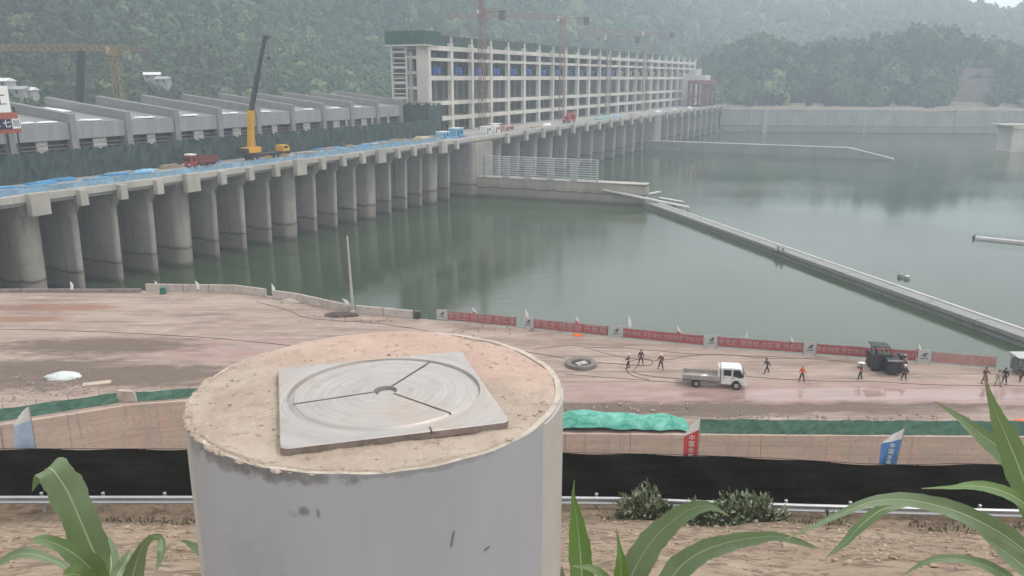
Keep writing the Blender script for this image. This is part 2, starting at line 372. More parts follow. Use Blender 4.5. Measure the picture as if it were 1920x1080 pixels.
# ---- river bed and water
struct(MB().box(-2600, 2600, -300, 2700, -16, -12.6).build('river_bed', mat('silt', (.1, .08, .06), .9)))
b = NB('water'); p = b.pos(); mpos = b.map(p, (.5, 1.0, 1), (0, 0, R(-20)))
n1 = b.noise(mpos, .55, 3, .55); n2 = b.noise(mpos, 2.0, 2, .5); nb = b.noise(b.map(p, (.011, .018, 1)), 1.0, 3, .5)
amt = b.rng(nb, .38, .62, .25, 1.0); x_ = b.sep(p)[0]; y_ = b.sep(p)[1]
h = b.math('MULTIPLY', b.math('ADD', n1, b.math('MULTIPLY', n2, .35)), amt)
b.set(b.mix(b.rng(nb, .35, .65), (.036, .055, .028), (.048, .066, .038)), b.rng(nb, .35, .65, .07, .14)); b.b.inputs['IOR'].default_value = 1.33; b.b.inputs['Specular IOR Level'].default_value = .5
b.bump(h, .085, .35)
WATER = b.m
struct(MB().add([(-2500, 20, -8), (2500, 20, -8), (2500, 2500, -8), (-2500, 2500, -8)], [(0, 1, 2, 3)]).build('water', WATER))

# ---- platform (the quay yard), lower road, hillside below the camera
EDGE = [(-420, 560), (0, 546), (90, 545), (280, 545), (450, 547), (560, 562), (660, 586), (780, 597), (830, 601), (968, 614), (1140, 632), (1320, 650), (1505, 664), (1700, 678), (1870, 692), (2250, 724)]
NEARL = [(2300, 825), (1920, 817), (1060, 811), (700, 800), (480, 752), (370, 748), (245, 757), (0, 795), (-420, 850)]
edge3 = [at(x, y, 0) for x, y in EDGE]; near3 = [at(x, y, 0) for x, y in NEARL]
def spots(b, p, lst, wob=.35, ns=.35):
    """union of soft ellipses on the ground, edges broken by noise: (x, y, rx, ry)"""
    x, y, _ = b.sep(p); nn = b.math('SUBTRACT', b.noise(b.map(p, (.4, 1.2, 1), (0, 0, R(-6))), ns*2, 8, .7), .5); out = None
    for cx, cy, rx, ry in lst:
        u = b.math('POWER', b.math('ABSOLUTE', b.math('DIVIDE', b.math('SUBTRACT', x, cx), rx)), 2.0); v = b.math('POWER', b.math('ABSOLUTE', b.math('DIVIDE', b.math('SUBTRACT', y, cy), ry)), 2.0)
        d = b.math('ADD', b.math('SQRT', b.math('ADD', u, v)), b.math('MULTIPLY', nn, wob*6)); m = b.rng(d, 1.35, .62)
        out = m if out is None else b.math('MAXIMUM', out, m)
    return out
b = NB('yard_ground'); p = b.pos(); sx = b.map(p, (.35, 1, 1), (0, 0, R(-6)))
n1 = b.noise(sx, .22, 6, .62); n2 = b.noise(sx, .9, 6, .65); n3 = b.noise(p, 5, 4, .65); tr = b.noise(b.map(p, (.05, 1.2, 1), (0, 0, R(-7))), 1.0, 4, .6)
c = b.mix(b.rng(n1, .3, .7), (.39, .302, .252), (.30, .224, .188)); c = b.mix(b.rng(n2, .45, .75, 0, .7), c, (.47, .39, .33))
c = b.mix(b.rng(tr, .52, .68, 0, .6), c, (.16, .122, .098))
pink = spots(b, p, [(-28, 87, 16, 3.6), (-20, 83, 13, 2.6), (18, 73.5, 26, 2.8), (36, 73, 22, 3.4), (46, 72.5, 12, 3), (2, 73, 9, 2)], .3, .2)
mud = spots(b, p, [(-48, 88, 12, 3.0), (-41, 78.5, 18, 3.3), (-24, 78, 13, 1.7), (8, 70, 8, 1.4), (19, 69.6, 11, 2.0), (34, 70, 14, 1.4), (-50, 79, 10, 5)], .45, .35)
rust = spots(b, p, [(-63, 104, 9, 2.0), (-64, 98.5, 7, 1.5)], .3, .25)
c = b.mix(b.math('MULTIPLY', pink, .85), c, b.mix(b.rng(n2, .35, .65), (.33, .205, .185), (.385, .265, .24)))
c = b.mix(b.math('MULTIPLY', mud, .85), c, b.mix(b.rng(n3, .35, .65), (.085, .062, .05), (.17, .125, .10)))
c = b.mix(b.math('MULTIPLY', rust, .8), c, (.26, .13, .085))
pud = spots(b, p, [(34, 73.2, 20, 1.9), (47, 73.2, 9, 2.0), (-26, 87.5, 9, 1.6)], .3, .2)
wet = b.math('MULTIPLY', b.rng(b.noise(b.map(p, (.16, .8, 1), (0, 0, R(-8))), .55, 8, .68), .53, .60), b.rng(n1, .4, .55))
c = b.mix(b.math('MULTIPLY', wet, .75), c, b.mix(n2, (.15, .105, .085), (.25, .175, .145)))
rut = b.math('ABSOLUTE', b.math('SINE', b.math('ADD', b.math('MULTIPLY', b.sep(b.map(p, (1, 1, 1), (0, 0, R(-8))))[1], 1.75), b.math('MULTIPLY', b.noise(p, .06, 3, .5), 16.0))))
c = b.mix(b.math('MULTIPLY', b.rng(rut, .12, .0), b.rng(b.noise(b.map(p, (.3, 1, 1)), .3, 4, .6), .48, .62, 0, .6)), c, (.15, .112, .09))
c = b.mix(b.math('MULTIPLY', pud, .5), c, (.33, .225, .2))
c = b.mix(b.rng(n3, .6, .8, 0, .3), c, (.2, .16, .13))
b.set(c, b.math('SUBTRACT', b.math('SUBTRACT', .92, b.math('MULTIPLY', wet, .35)), b.math('ADD', b.math('MULTIPLY', pud, .68), b.math('MULTIPLY', b.math('MULTIPLY', pink, b.rng(n1, .45, .6)), .25))))
b.bump(b.math('MULTIPLY', b.math('ADD', n2, b.math('MULTIPLY', n3, .35)), b.math('SUBTRACT', 1.0, b.math('MULTIPLY', pud, .97))), .5, .12)
poly = [(q.x, q.y) for q in edge3] + [(q.x, q.y) for q in near3]
struct(MB().prism(poly, -12, 0).build('yard_ground', b.m))
# retaining wall under the near edge of the yard (it faces the camera), with panel joints
wallc = NB('retaining_concrete'); p = wallc.pos(); sx = wallc.map(p, (.3, .3, 1.4)); n1 = wallc.noise(sx, .8, 6, .65); n2 = wallc.noise(p, 3.5, 5, .6); st = wallc.noise(wallc.map(p, (1, 1, .12)), .7, 5, .6)
c = wallc.mix(wallc.rng(n1, .3, .7), (.56, .445, .365), (.45, .355, .295)); c = wallc.mix(wallc.rng(st, .46, .66, 0, .75), c, (.56, .39, .32)); c = wallc.mix(wallc.rng(n2, .5, .72, 0, .5), c, (.29, .22, .18)); c = wallc.mix(wallc.rng(wallc.noise(wallc.map(p, (.06, .06, 5)), 1.0, 3, .5), .5, .62, 0, .35), c, (.33, .26, .21)); c = wallc.mix(wallc.rng(wallc.noise(wallc.map(p, (.8, .8, .03)), 1.3, 5, .7), .56, .7, 0, .55), c, (.26, .2, .165))
wallc.set(c, .9); wallc.bump(n2, .3, .04)
mbw = MB()
for i in range(len(near3)-1):
    a, c2 = near3[i], near3[i+1]; L = (c2-a).length; k = max(1, round(L/5.5)); d = (c2-a)/k; off = Vector((d.y, -d.x, 0)).normalized()
    if off.y > 0: off = -off
    for j in range(k):
        p0 = a+d*j+d.normalized()*.012; p1 = a+d*(j+1)-d.normalized()*.012; q = off*(.30+.02*(j % 2))
        mbw.add([p0+Vector((0, 0, -6)), p1+Vector((0, 0, -6)), p1+Vector((0, 0, -.004)), p0+Vector((0, 0, -.004)), p0+q+Vector((0, 0, -6)), p1+q+Vector((0, 0, -6)), p1+q+Vector((0, 0, -.004)), p0+q+Vector((0, 0, -.004))],
                [(4, 5, 6, 7), (0, 4, 7, 3), (1, 2, 6, 5), (3, 7, 6, 2)])
tag(mbw.build('retaining_wall', wallc.m), 'long pinkish concrete retaining wall above the black mesh fence', 'wall')
# hillside: steep earth slope, a bench with the guardrail, and the slope below it
RAILPX = [(-400, 930), (0, 930), (345, 930), (1055, 931), (1150, 932), (1500, 945), (1900, 955), (2300, 966)]
rail3 = [at(x, y, 16.1) for x, y in RAILPX]
def rail_y(x): return float(np.interp(x, [q.x for q in rail3], [q.y for q in rail3]))
def slope_z(x, y):
    yr = rail_y(x)
    if y < 1.0: z = 28.3 - .10*max(y, -8)
    elif y < yr-.6: z = 28.2 - (28.2-15.42)*((y-1.0)/(yr-1.6))**.98
    elif y < yr+2.2: z = 15.42
    else: z = max(-6.0, 15.42-(y-yr-2.2)*.92)
    if y < yr+1: z += .30*float(sstep(-1, 3, np.array(x)))*float(sstep(yr-6, yr-.8, np.array(y)))*float(1-sstep(yr-.3, yr+.6, np.array(y)))
    if 1 < y < yr-.4: z += .35*(float(fbm(np.array([x*.45+50]), np.array([y*.45+20]), 4, 5)[0])-.5)*min(1, (y-1)/2)*min(1, (yr-.4-y)/.8)*1.6
    return z
b = NB('hillside_earth'); p = b.pos(); n1 = b.noise(p, .45, 6, .65); n2 = b.noise(p, 2.6, 6, .68); n3 = b.noise(p, 9, 4, .65)
c = b.mix(b.rng(n1, .3, .7), (.325, .235, .165), (.42, .325, .245)); c = b.mix(b.rng(n2, .48, .6, 0, .8), c, (.155, .108, .078)); c = b.mix(b.rng(b.noise(b.map(p, (1, 1, 1)), 1.1, 7, .72), .54, .62, 0, .7), c, (.19, .14, .105)); c = b.mix(b.rng(n2, .22, .42, .55, 0), c, (.50, .38, .28))
y_ = b.sep(p)[1]; c = b.mix(b.math('MULTIPLY', b.rng(y_, 20.5, 23.6), b.rng(n1, .4, .62, .25, .85)), c, (.15, .115, .08))
c = b.mix(b.rng(n3, .55, .8, 0, .5), c, (.20, .145, .10)); b.set(c, .95); b.bump(b.math('ADD', n2, b.math('MULTIPLY', n3, .4)), .8, .18)
EARTH = b.m
xs = np.concatenate([np.linspace(-60, -22, 18), np.linspace(-21, 21, 120), np.linspace(22, 60, 18)]); ys = np.concatenate([np.linspace(-8, 8, 14), np.linspace(8.3, 27.5, 90), np.linspace(28, 51, 16)])
V = [(x, y, slope_z(x, y)) for x in xs for y in ys]; ny = len(ys)
Fq = [(i*ny+j, (i+1)*ny+j, (i+1)*ny+j+1, i*ny+j+1) for i in range(len(xs)-1) for j in range(ny-1)]
struct(MB().add(V, Fq).build('hillside', EARTH, smooth='all'))
struct(MB().add([(-90, 50, -5.9), (90, 50, -5.9), (90, 75, -5.9), (-90, 75, -5.9)], [(0, 1, 2, 3)]).build('lower_road', mat('road_concrete', (.38, .31, .26), .9, var=.3, scale=.3)))
# ================================================================== END SETTING

# ================================================================== DAM AND ITS BUILDINGS
PIER = concrete('pier_concrete', (.345, .315, .28), zband=-3.4, streak=.85)
CAPC = concrete('cap_concrete', (.46, .43, .38), streak=.25, lifts=0)
DECKC = concrete('deck_concrete', (.40, .385, .36), streak=.35, lifts=0)
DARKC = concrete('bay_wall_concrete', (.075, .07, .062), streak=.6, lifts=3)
FRAMEC = concrete('frame_concrete', (.60, .565, .51), streak=.2, lifts=0)
def pier_mb(a, wd, top=9.4, back=15.0, flare=2.0, bat=.5):
    """pier: half-round nose at perp 0, flaring out below the deck"""
    h = wd/2; mb = MB(); levels = [(-12.0, bat), (4.6, 0.0), (6.6, 0.0), (8.5, -flare), (top, -flare)]
    n = 7; rings = []
    for z, dy in levels:
        pts = [(a-h, back)]
        fl = dy if dy < 0 else 0
        for i in range(n+1):
            t = math.pi*i/n; sq = .55 if fl else 1
            pts.append((a-h*math.cos(t), dy + h*.8 - h*.8*math.sin(t)*(.35 if fl else 1)))
        pts.append((a+h, back)); rings.append([(x, y, z) for x, y in pts])
    k = len(rings[0]); v = [q for r in rings for q in r]; f = []
    for i in range(len(rings)-1):
        for j in range(k): f.append((i*k+j, i*k+(j+1) % k, (i+1)*k+(j+1) % k, (i+1)*k+j))
    f.append(tuple(range(k))[::-1]); f.append(tuple((len(rings)-1)*k+j for j in range(k)))
    return mb.add(v, f)
def cap_mb(a, wd, z0, z1, y0, y1):
    return MB().box(a-wd/2, a+wd/2, y0, y1, z0, z1)
def dam_section(name, label, a0, a1, piers, wides=(), back=50, stuff=None):
    """piers: list of (a, width, cap width)"""
    t = dthing(name, label, 'dam', a0, 0, 0)
    L = a1-a0
    MB().box(0, L, -1.6, back, 9.405, 11.0).build('deck', DECKC, t, bevel=.06)
    MB().box(0, L, -2.25, -1.603, 10.05, 11.18).build('deck_edge_beam', CAPC, t)
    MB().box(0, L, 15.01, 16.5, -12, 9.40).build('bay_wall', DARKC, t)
    for a, wd, cw in piers:
        o = pier_mb(a-a0, wd).build('pier', PIER, t, smooth=True)
        cap_mb(a-a0, cw, 8.25 if cw < 2 else 7.7, 11.0 if cw < 2 else 11.45, -3.35, -2.05).build('pier_cap', CAPC, o, bevel=.05)
    for a, b2, f in wides:
        o = MB().prism([(a-a0, 15), (a-a0, f+1.6), (a-a0+.35, f+.7), (a-a0+1.2, f+.15), (a-a0+2.2, f), (b2-a0, f), (b2-a0, 15)], -12, 9.398).build('abutment_pier', PIER, t, smooth=True)
    return t
s1 = [(8.05*k, 4.2 if k % 4 == 0 else 1.35, 3.4 if k % 4 == 0 else 1.5) for k in range(-6, 14)]
D1 = dam_section('spillway_dam', 'concrete spillway dam with closely spaced tall grey piers, nearest part of the dam', -62, 127.4, s1, [(114.2, 127.3, -3.4)])
s2 = [(139.7+15.05*k, 2.8, 2.0) for k in range(12)]
D2 = dam_section('intake_dam', 'middle part of the dam with widely spaced piers below the concrete frame building', 127.5, 325.0, s2, [(317.0, 324.9, -3.0)])
s3 = [(336+15.6*k, 3.0, 2.0) for k in range(10)]
D3 = dam_section('far_dam', 'hazy farthest part of the dam with pale piers meeting the far bank', 325.1, 489.0, s3, [(484.5, 488.9, -1.0)])
# each bay of the spillway: guide slots and cross struts in the dark recess
for k in range(-6, 14):
    mb = MB()
    for z in (-5.2, -2.2, .8, 3.8): mb.beam((8.05*k+62+1.0, 14.2, z), (8.05*k+62+7.0, 14.2, z+.15*random.random()), .3)
    for x in (2.4, 5.6): mb.beam((8.05*k+62+x, 14.3, -8), (8.05*k+62+x, 14.3, 8), .25)
    mb.build('bay_gate_frame', mat('gate_steel', (.10, .10, .09), .7, var=.4), D1)

# ---- powerhouse frame building
BA, BL, NB_ = 128.8, 15.07, 24
bt = dthing('powerhouse_frame', 'long unfinished concrete frame building with rows of open bays on the dam', 'building', BA, -22, DECK)
LV = [(15.1, 16.6), (20.6, 22.0), (29.2, 30.8), (35.8, 36.9), (39.4, 41.0)]
BLEN = BL*NB_
for i in range(NB_+1):
    MB().box(i*BL-.85, i*BL+.85, -.12, 1.5, -.3, 31.0).build('column', FRAMEC, bt, bevel=.05)
mbi = MB()
for i in range(NB_+1): mbi.box(i*BL-.6, i*BL+.6, 7, 8.2, -.3, 28)
for i in range(NB_): mbi.box(i*BL+6.8, i*BL+7.9, 8.3, 9.1, -.3, 28)
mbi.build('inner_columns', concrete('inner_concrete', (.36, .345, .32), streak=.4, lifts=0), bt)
for z0, z1 in LV:
    MB().box(-.4, BLEN+.4, 0, 1.2, z0-DECK, z1-DECK).build('beam', FRAMEC, bt, bevel=.05)
for z0, z1 in LV: MB().box(.9, BLEN-.9, 1.21, 15.6, z1-DECK-.5, z1-DECK-.05).build('floor_slab', FRAMEC, bt)
for i in range(NB_+1): MB().box(i*BL-.28, i*BL+.28, -.1, .5, 31.01, 33.0).build('column_stub', FRAMEC, bt)
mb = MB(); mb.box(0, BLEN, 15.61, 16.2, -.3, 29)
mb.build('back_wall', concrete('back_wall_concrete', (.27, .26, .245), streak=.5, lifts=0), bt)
# end face: stair shafts with small openings
mb = MB(); 
for y0, y1 in ((2.2, 5.0),): mb.box(-.7, .3, y0, y1, -.3, 29.6)
mb.build('end_wall_panel', FRAMEC, bt)
mb = MB()
for y in (1.9, 9.3, 15.4): mb.box(-.75, .25, y-.35, y+.35, -.3, 29.7)
mb.build('end_columns', FRAMEC, bt)
mb = MB()
for k in range(17): mb.box(-.6, .2, 9.7, 15.0, 1.0+k*1.75, 1.0+k*1.75+(.9 if k % 3 == 0 else .38))
for k in range(5): mb.box(-.58, .2, 5.1, 8.9, 4.6+k*5.2, 5.5+k*5.2)
mb.build('end_beams', FRAMEC, bt)
NET = NB('green_net'); p = NET.obj(); n1 = NET.noise(NET.map(p, (1, 1, .4)), .7, 6, .7); n2 = NET.noise(p, 6, 3, .6)
c = NET.mix(NET.rng(n1, .3, .7), (.026, .040, .035), (.070, .096, .082)); c = NET.mix(NET.rng(n2, .6, .8, 0, .5), c, (.12, .15, .12)); NET.set(c, .95); NET.bump(n1, .5, .2)
NETM = NET.m
mb = MB().add([(-4.6, -.6, 29.9), (-4.6, 15.5, 29.9), (1.6, 15.5, 29.9), (1.6, -.6, 29.9)], [(0, 1, 2, 3)]); mb.build('roof_edge_slab', FRAMEC, bt, solid=.35)
def netwall(mb, p0, p1, h, n, wob=.25):
    p0, p1 = Vector(p0), Vector(p1); d = p1-p0; nn = Vector((-d.y, d.x, 0)).normalized(); k = len(mb.v)
    for i in range(n+1):
        for j in range(5): mb.v.append(tuple(p0+d*i/n+Vector((0, 0, h*j/4*(1+.05*math.sin(i*2.1+p0.x))))+nn*wob*(random.random()-.5)))
    for i in range(n):
        for j in range(4): a = k+i*5+j; mb.f.append((a, a+5, a+6, a+1))
mb = MB(); netwall(mb, (-4.5, -.4, 30.1), (-4.5, 15.3, 30.1), 4.4, 20); netwall(mb, (-4.5, -.4, 30.1), (7, -.4, 30.1), 4.4, 14); mb.build('roof_netting', mat('bright_green_net', (.035, .085, .062), .9, var=.4, scale=.8), bt, recalc=False)
mb = MB(); netwall(mb, (7.2, 6.5, 29.8), (BLEN-60, 6.5, 29.8), 4.1, 220); mb.build('roof_netting', NETM, bt, recalc=False)
mb = MB(); netwall(mb, (7.2, 1.4, 29.85), (BLEN-4, 1.4, 29.85), 1.5, 240, .12); mb.build('roof_edge_netting', mat('roof_net_green', (.045, .085, .065), .9, var=.35, scale=.5), bt, recalc=False)
mb = MB()
for i in range(110): mb.beam((i*2.8, 7.2, 29.8), (i*2.8, 7.2, 33.2+random.random()), .14)
for z in (31.2, 32.8): mb.beam((0, 7.2, z), (305, 7.2, z), .14)
mb.build('roof_scaffold', mat('scaffold_steel', (.25, .24, .22), .6, .3), bt)
# blue hoist machines standing in the third-level bays
BLUE = mat('machine_blue', (.045, .12, .33), .45, var=.3, bump=.05); DKM = mat('machine_dark', (.035, .035, .04), .6); YEL = mat('machine_ochre', (.34, .28, .13), .6)
ORD = ['first', 'second', 'third', 'fourth', 'fifth', 'sixth', 'seventh', 'eighth', 'ninth', 'tenth', 'eleventh', 'twelfth', 'thirteenth', 'fourteenth', 'fifteenth', 'sixteenth', 'seventeenth', 'eighteenth', 'nineteenth', 'twentieth', 'twenty-first', 'twenty-second', 'twenty-third', 'twenty-fourth']
protoM = {}
for i in range(NB_):
    blue = i < 13; key = 'b' if blue else 'y'
    lab = f"{'blue' if blue else 'dull ochre'} hoist machine in the {ORD[i]} bay from the frame building's near end"
    if key not in protoM:
        t = thing('hoist_machine', lab, 'machine'); m1 = BLUE if blue else YEL
        MB().box(-2.4, 2.4, -1.2, 1.4, .3, 3.0).build('housing', m1, t, bevel=.15)
        MB().lathe([(.1, -1.9), (1.05, -1.9), (1.05, -1.25), (.1, -1.25)], 14, (0, 0, 1.7), 'y').build('drum_cover', m1, t, bevel=.05)
        MB().box(-4.8, 4.9, -1.4, 1.6, -.1, .28).build('bed_frame', DKM, t)
        MB().lathe([(1.0, -.6), (1.15, -.6), (1.15, 1.2), (1.0, 1.2)], 14, (-3.9, 0, 1.6), 'y').build('rope_drum', DKM, t)
        MB().box(2.9, 4.7, -.7, .9, .28, 2.7).box(3.2, 4.2, -.4, .6, 2.7, 4.0).build('motor', DKM, t, bevel=.1)
        protoM[key] = t
    else: t = copy_tree(protoM[key]); t['label'] = lab
    t['group'] = 'hoist machines in the upper bays'
    t.location = DW(BA+i*BL+7.2, -24.6, 30.85); t.rotation_euler = (0, 0, DAMROT)

# ---- gate hall with stepped roof bays
HS = mat('hall_cladding', (.33, .325, .32), .6, var=.1, scale=.5); HR = mat('hall_rib', (.23, .225, .22), .7, var=.15, scale=.5); HROOF = mat('hall_roof', (.235, .235, .235), .55, var=.15, scale=.3)
b = NB('corrugated_cladding'); p = b.obj(); x = b.sep(p)[0]; wv = b.math('FRACT', b.math('MULTIPLY', x, 1.6)); n1 = b.noise(b.map(p, (1, 1, .15)), .8, 5, .6)
c = b.mix(b.rng(n1, .3, .7), (.25, .25, .255), (.31, .31, .31)); c = b.mix(b.math('MULTIPLY', b.math('LESS_THAN', wv, .12), .35), c, (.16, .16, .165)); b.set(c, .6); b.bump(wv, .25, .05); CORR = b.m
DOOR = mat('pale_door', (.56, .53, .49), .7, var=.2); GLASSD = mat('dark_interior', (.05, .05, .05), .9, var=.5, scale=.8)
HA0, HSP = -58.2, 13.36
ht = dthing('gate_hall', 'long grey hall with deep raised ribs between sloping roof bays', 'building', HA0, -25, DECK)
nb = 14
for i in range(nb):
    x0 = i*HSP
    # rib: front leg plus sloping top beam
    prof = [(0, -.2), (0, 11.6), (27.5, 14.5), (27.5, 12.0), (1.7, 9.3), (1.7, -.2)]
    MB().prism(prof, x0-.75, x0+.75, 'x').build('rib', HR, ht, bevel=.06)
    if i < nb-1:
        MB().box(x0+.76, x0+HSP-.76, .5, .9, 6.4, 9.75).build('front_panel', CORR, ht)
        MB().add([(x0+.76, .5, 9.76), (x0+HSP-.76, .5, 9.76), (x0+HSP-.76, 27.3, 12.3), (x0+.76, 27.3, 12.3)], [(0, 1, 2, 3)]).build('roof_panel', HROOF, ht, solid=.25)
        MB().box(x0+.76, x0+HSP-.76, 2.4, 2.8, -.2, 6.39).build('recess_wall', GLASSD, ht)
        MB().box(x0+5.0+random.random()*1.5, x0+7.6+random.random(), 1.2, 1.6, 1.2, 6.2).build('door', DOOR, ht)
        MB().box(x0+1.0, x0+1.9, 1.3, 1.8, -.2, 6.38).build('jamb', HR, ht)
        mb = MB()
        for z in (4.6, 5.4): mb.beam((x0+.8, 1.0, z), (x0+HSP-.8, 1.0, z), .12)
        mb.build('handrail', mat('rail_grey', (.3, .3, .3), .5, .5), ht)
MB().box(-.7, (nb-1)*HSP, 27.6, 28.2, -.2, 12).build('back_wall', HS, ht)
# foam and wrapping left along the roof edge
WHT = mat('white_wrap', (.78, .78, .76), .6, var=.15, bump=.3)
def lumpy(n, sx, sy, sz, seed, m, name, parent=None):
    g = random.Random(seed); bm = bmesh.new(); bmesh.ops.create_icosphere(bm, subdivisions=n, radius=1)
    for v in bm.verts:
        q = v.co; k = 1+.35*(float(fbm(np.array([q.x*1.6+seed*3.1+40]), np.array([q.y*1.6+q.z*1.9+40]), 3, seed)[0])-.5)*2
        v.co = Vector((q.x*sx*k, q.y*sy*k, max(-.05, q.z)*sz*k))
    me = bpy.data.meshes.new(name); bm.to_mesh(me); bm.free(); o = bpy.data.objects.new(name, me); COL.objects.link(o); me.materials.append(m); o.parent = parent
    for f in me.polygons: f.use_smooth = True
    return o
for i in range(2, 12):
    for k in range(2):
        x0 = i*HSP+2+random.random()*8
        o = lumpy(2, 1.2+random.random()*1.4, .8, .35, i*3+k, WHT, 'wrapping_sheet'); q = DW(HA0+x0, -26.2-random.random(), DECK+9.95); o.location = q; o.rotation_euler = (0, 0, DAMROT)
        tag(o, 'crumpled white wrapping sheet lying on the front edge of the hall roof', 'wrapping', 'white wrapping on the hall roof')
mb = MB().grid(lambda u, v: (3+u*8.5, 14+v*9+2*u, 11.3+v*.85+.2*math.sin(u*9)*math.sin(v*5)+.15), 8, 6)
o = dthing('roof_sheet', 'large pale sheet spread over a rib of the grey hall roof', 'sheet', HA0+4*HSP, -25, DECK); mb.build('fabric', WHT, o, smooth='all')

# ---- dark green scaffold netting along the foot of the hall
t = dthing('scaffold_netting', 'dark green safety netting on scaffolding along the foot of the grey hall', 'netting', -62, -14, DECK)
mb = MB(); netwall(mb, (0, 0, -.1), (178, 0, -.1), 5.4, 260, .5); mb.build('netting', NETM, t, recalc=False)
mb = MB()
for i in range(90): mb.beam((i*2, .6, -.2), (i*2, .6, 3.6+random.random()*1.3), .12)
for z in (1.4, 3.0, 4.3): mb.beam((0, .65, z), (178, .65, z), .12)
mb.build('scaffold_poles', mat('scaffold_dark', (.16, .15, .13), .6, .3), t)
t = dthing('stair_scaffold', 'dark green netted scaffold block at the near corner of the frame building', 'scaffold', 118, -16, DECK)
mb = MB(); netwall(mb, (0, 0, 0), (0, 14, 0), 10.3, 12, .3); netwall(mb, (0, 0, 0), (8.5, 0, 0), 10.3, 9, .3); mb.build('netting', NETM, t, recalc=False)
mb = MB()
for x in (0.3, 4, 8.2):
    for y in (.4, 6, 13): mb.beam((x, y, -.1), (x, y, 11), .14)
for z in (3.5, 7, 10.5):
    for x in (0.3, 4, 8.2): mb.beam((x, .4, z), (x, 13, z), .12)
    for y in (.4, 6, 13): mb.beam((.3, y, z), (8.2, y, z), .12)
mb.build('scaffold_poles', MATS['scaffold_dark'], t)
# ---- signboard
t = dthing('site_signboard', 'white signboard over a red-framed strip with large characters at the hall', 'sign', -24, -19.0, DECK)
RED = mat('sign_red', (.34, .09, .05), .6); NAVY = mat('sign_navy', (.02, .025, .07), .5); WP = mat('white_paint', (.78, .77, .74), .5, var=.08)
MB().box(-14, 3.0, 0, .4, 12.6, 17.4).build('white_panel', WP, t, bevel=.05)
MB().box(-14, 4.0, -.05, .45, 11.45, 12.58).box(-14, 4.3, -.05, .45, 8.8, 9.6).build('red_frame', RED, t)
MB().box(.85, 2.55, -.2, .3, 9.62, 11.4).build('character_tile', NAVY, t); MB().box(2.75, 4.25, -.2, .3, 9.62, 11.4).build('character_tile', WP, t)
MB().box(-1.1, .65, -.2, .3, 9.62, 11.4).build('character_tile', NAVY, t)
text('七', 1.6, WP, t, Matrix.Translation((1.7, -.24, 10.5)) @ TXT); text('局', 1.45, NAVY, t, Matrix.Translation((3.5, -.24, 10.5)) @ TXT); text('水', 1.5, WP, t, Matrix.Translation((-.22, -.24, 10.5)) @ TXT); text('工', 2.4, NAVY, t, Matrix.Translation((1.2, -.02, 14.8)) @ TXT)
mb = MB()
for x in (-12, -5, 2, 3.9): mb.beam((x, .6, -.1), (x, .6, 13.6 if x > 3 else 17), .22)
mb.beam((3.9, .6, 13.5), (3.0, .6, 13.5), .12); mb.beam((3.9, .6, 13.3), (4.4, .6, 11.5), .12); mb.build('post', DKM, t)

# ---- things on the deck
BL1 = mat('blue_sheet', (.10, .30, .52), .5, var=.35, scale=.7); BL2 = mat('blue_tarp', (.22, .42, .58), .6, var=.3); TIM = mat('timber', (.36, .28, .19), .8, var=.3, bump=.2); STL = mat('grey_steel', (.33, .33, .33), .5, .4)
t = dthing('blue_barrier', 'faded blue site barrier along the water edge of the spillway deck', 'barrier', -62, 1.6, DECK)
mb = MB()
for i in range(84): 
    x = i*1.9+random.random()*.2
    mb.obox((x+.93, random.uniform(-.05, .05), .62), (1.78, .05, 1.05+random.uniform(-.08, .08)), rz=random.uniform(-.05, .05))
mb.build('panel_row', mat('barrier_blue', (.22, .36, .47), .6, var=.3, scale=.3, dirt=.6, dirtcol=(.34, .33, .31)), t)
mb = MB()
for i in range(85): mb.beam((i*1.9-.02, .12, -.05), (i*1.9-.02, .12, 1.3), .07)
mb.beam((0, .12, 1.25), (160, .12, 1.25), .06); mb.build('rail', STL, t)
protos = {}
def stack(kind, lab, cat, grp, a, perp, rz=0, sc=1.0):
    if kind not in protos:
        t = thing(kind, lab, cat)
        if kind == 'panel_stack':
            for k in range(3): MB().obox((.1*k-.1, .06*k, .12+.2*k), (5.4-.5*k, 1.5, .16), rz=.03*k).build('panel', BL1, t, bevel=.02)
            MB().box(-2, -1.8, -.7, .7, -.02, .04).box(1.8, 2, -.7, .7, -.02, .04).build('bearer', TIM, t)
        elif kind == 'blue_tarpaulin':
            MB().grid(lambda u, v: ((u-.5)*5, (v-.5)*2.4, .45*math.sin(math.pi*min(1, max(0, u)))**.5*math.sin(math.pi*v)**.5+.05+.08*math.sin(u*17)*math.cos(v*11)), 14, 8).build('cover', BL2, t, smooth='all')
            MB().box(-2, 2, -.8, .8, -.02, .22).build('pallet', TIM, t)
        elif kind == 'pipe_bundle':
            mb = MB()
            for y, z in ((-.3, .15), (0, .15), (.3, .15), (-.15, .42), (.15, .42)): mb.tube([(-3, y, z), (3, y, z)], .14, 8)
            mb.build('pipes', STL, t, smooth=True); MB().box(-1.8, -1.65, -.5, .5, -.02, .02).box(1.65, 1.8, -.5, .5, -.02, .02).build('bearer', TIM, t)
        elif kind == 'timber_stack':
            for k in range(4): MB().obox((.05*k, 0, .1+.19*k), (3.6, 1.3-.1*k, .15), rz=.04*(k-1)).build('plank_layer', TIM, t)
            MB().box(-1.2, -1.05, -.6, .6, -.02, .02).build('bearer', TIM, t)
        protos[kind] = t
    else: t = copy_tree(protos[kind]); tag(t, lab, cat)
    t['group'] = grp; t.location = DW(a, perp, DECK-.17); t.rotation_euler = (0, 0, DAMROT+rz); t.scale = (sc, sc, sc)
occupied = [(7, 16, -9, -3), (25, 40, -13, -3)]
def free(a, p): return not any(x0-4 < a < x1+4 and y0-1 < p < y1+1 for x0, x1, y0, y1 in occupied)
g = random.Random(4)
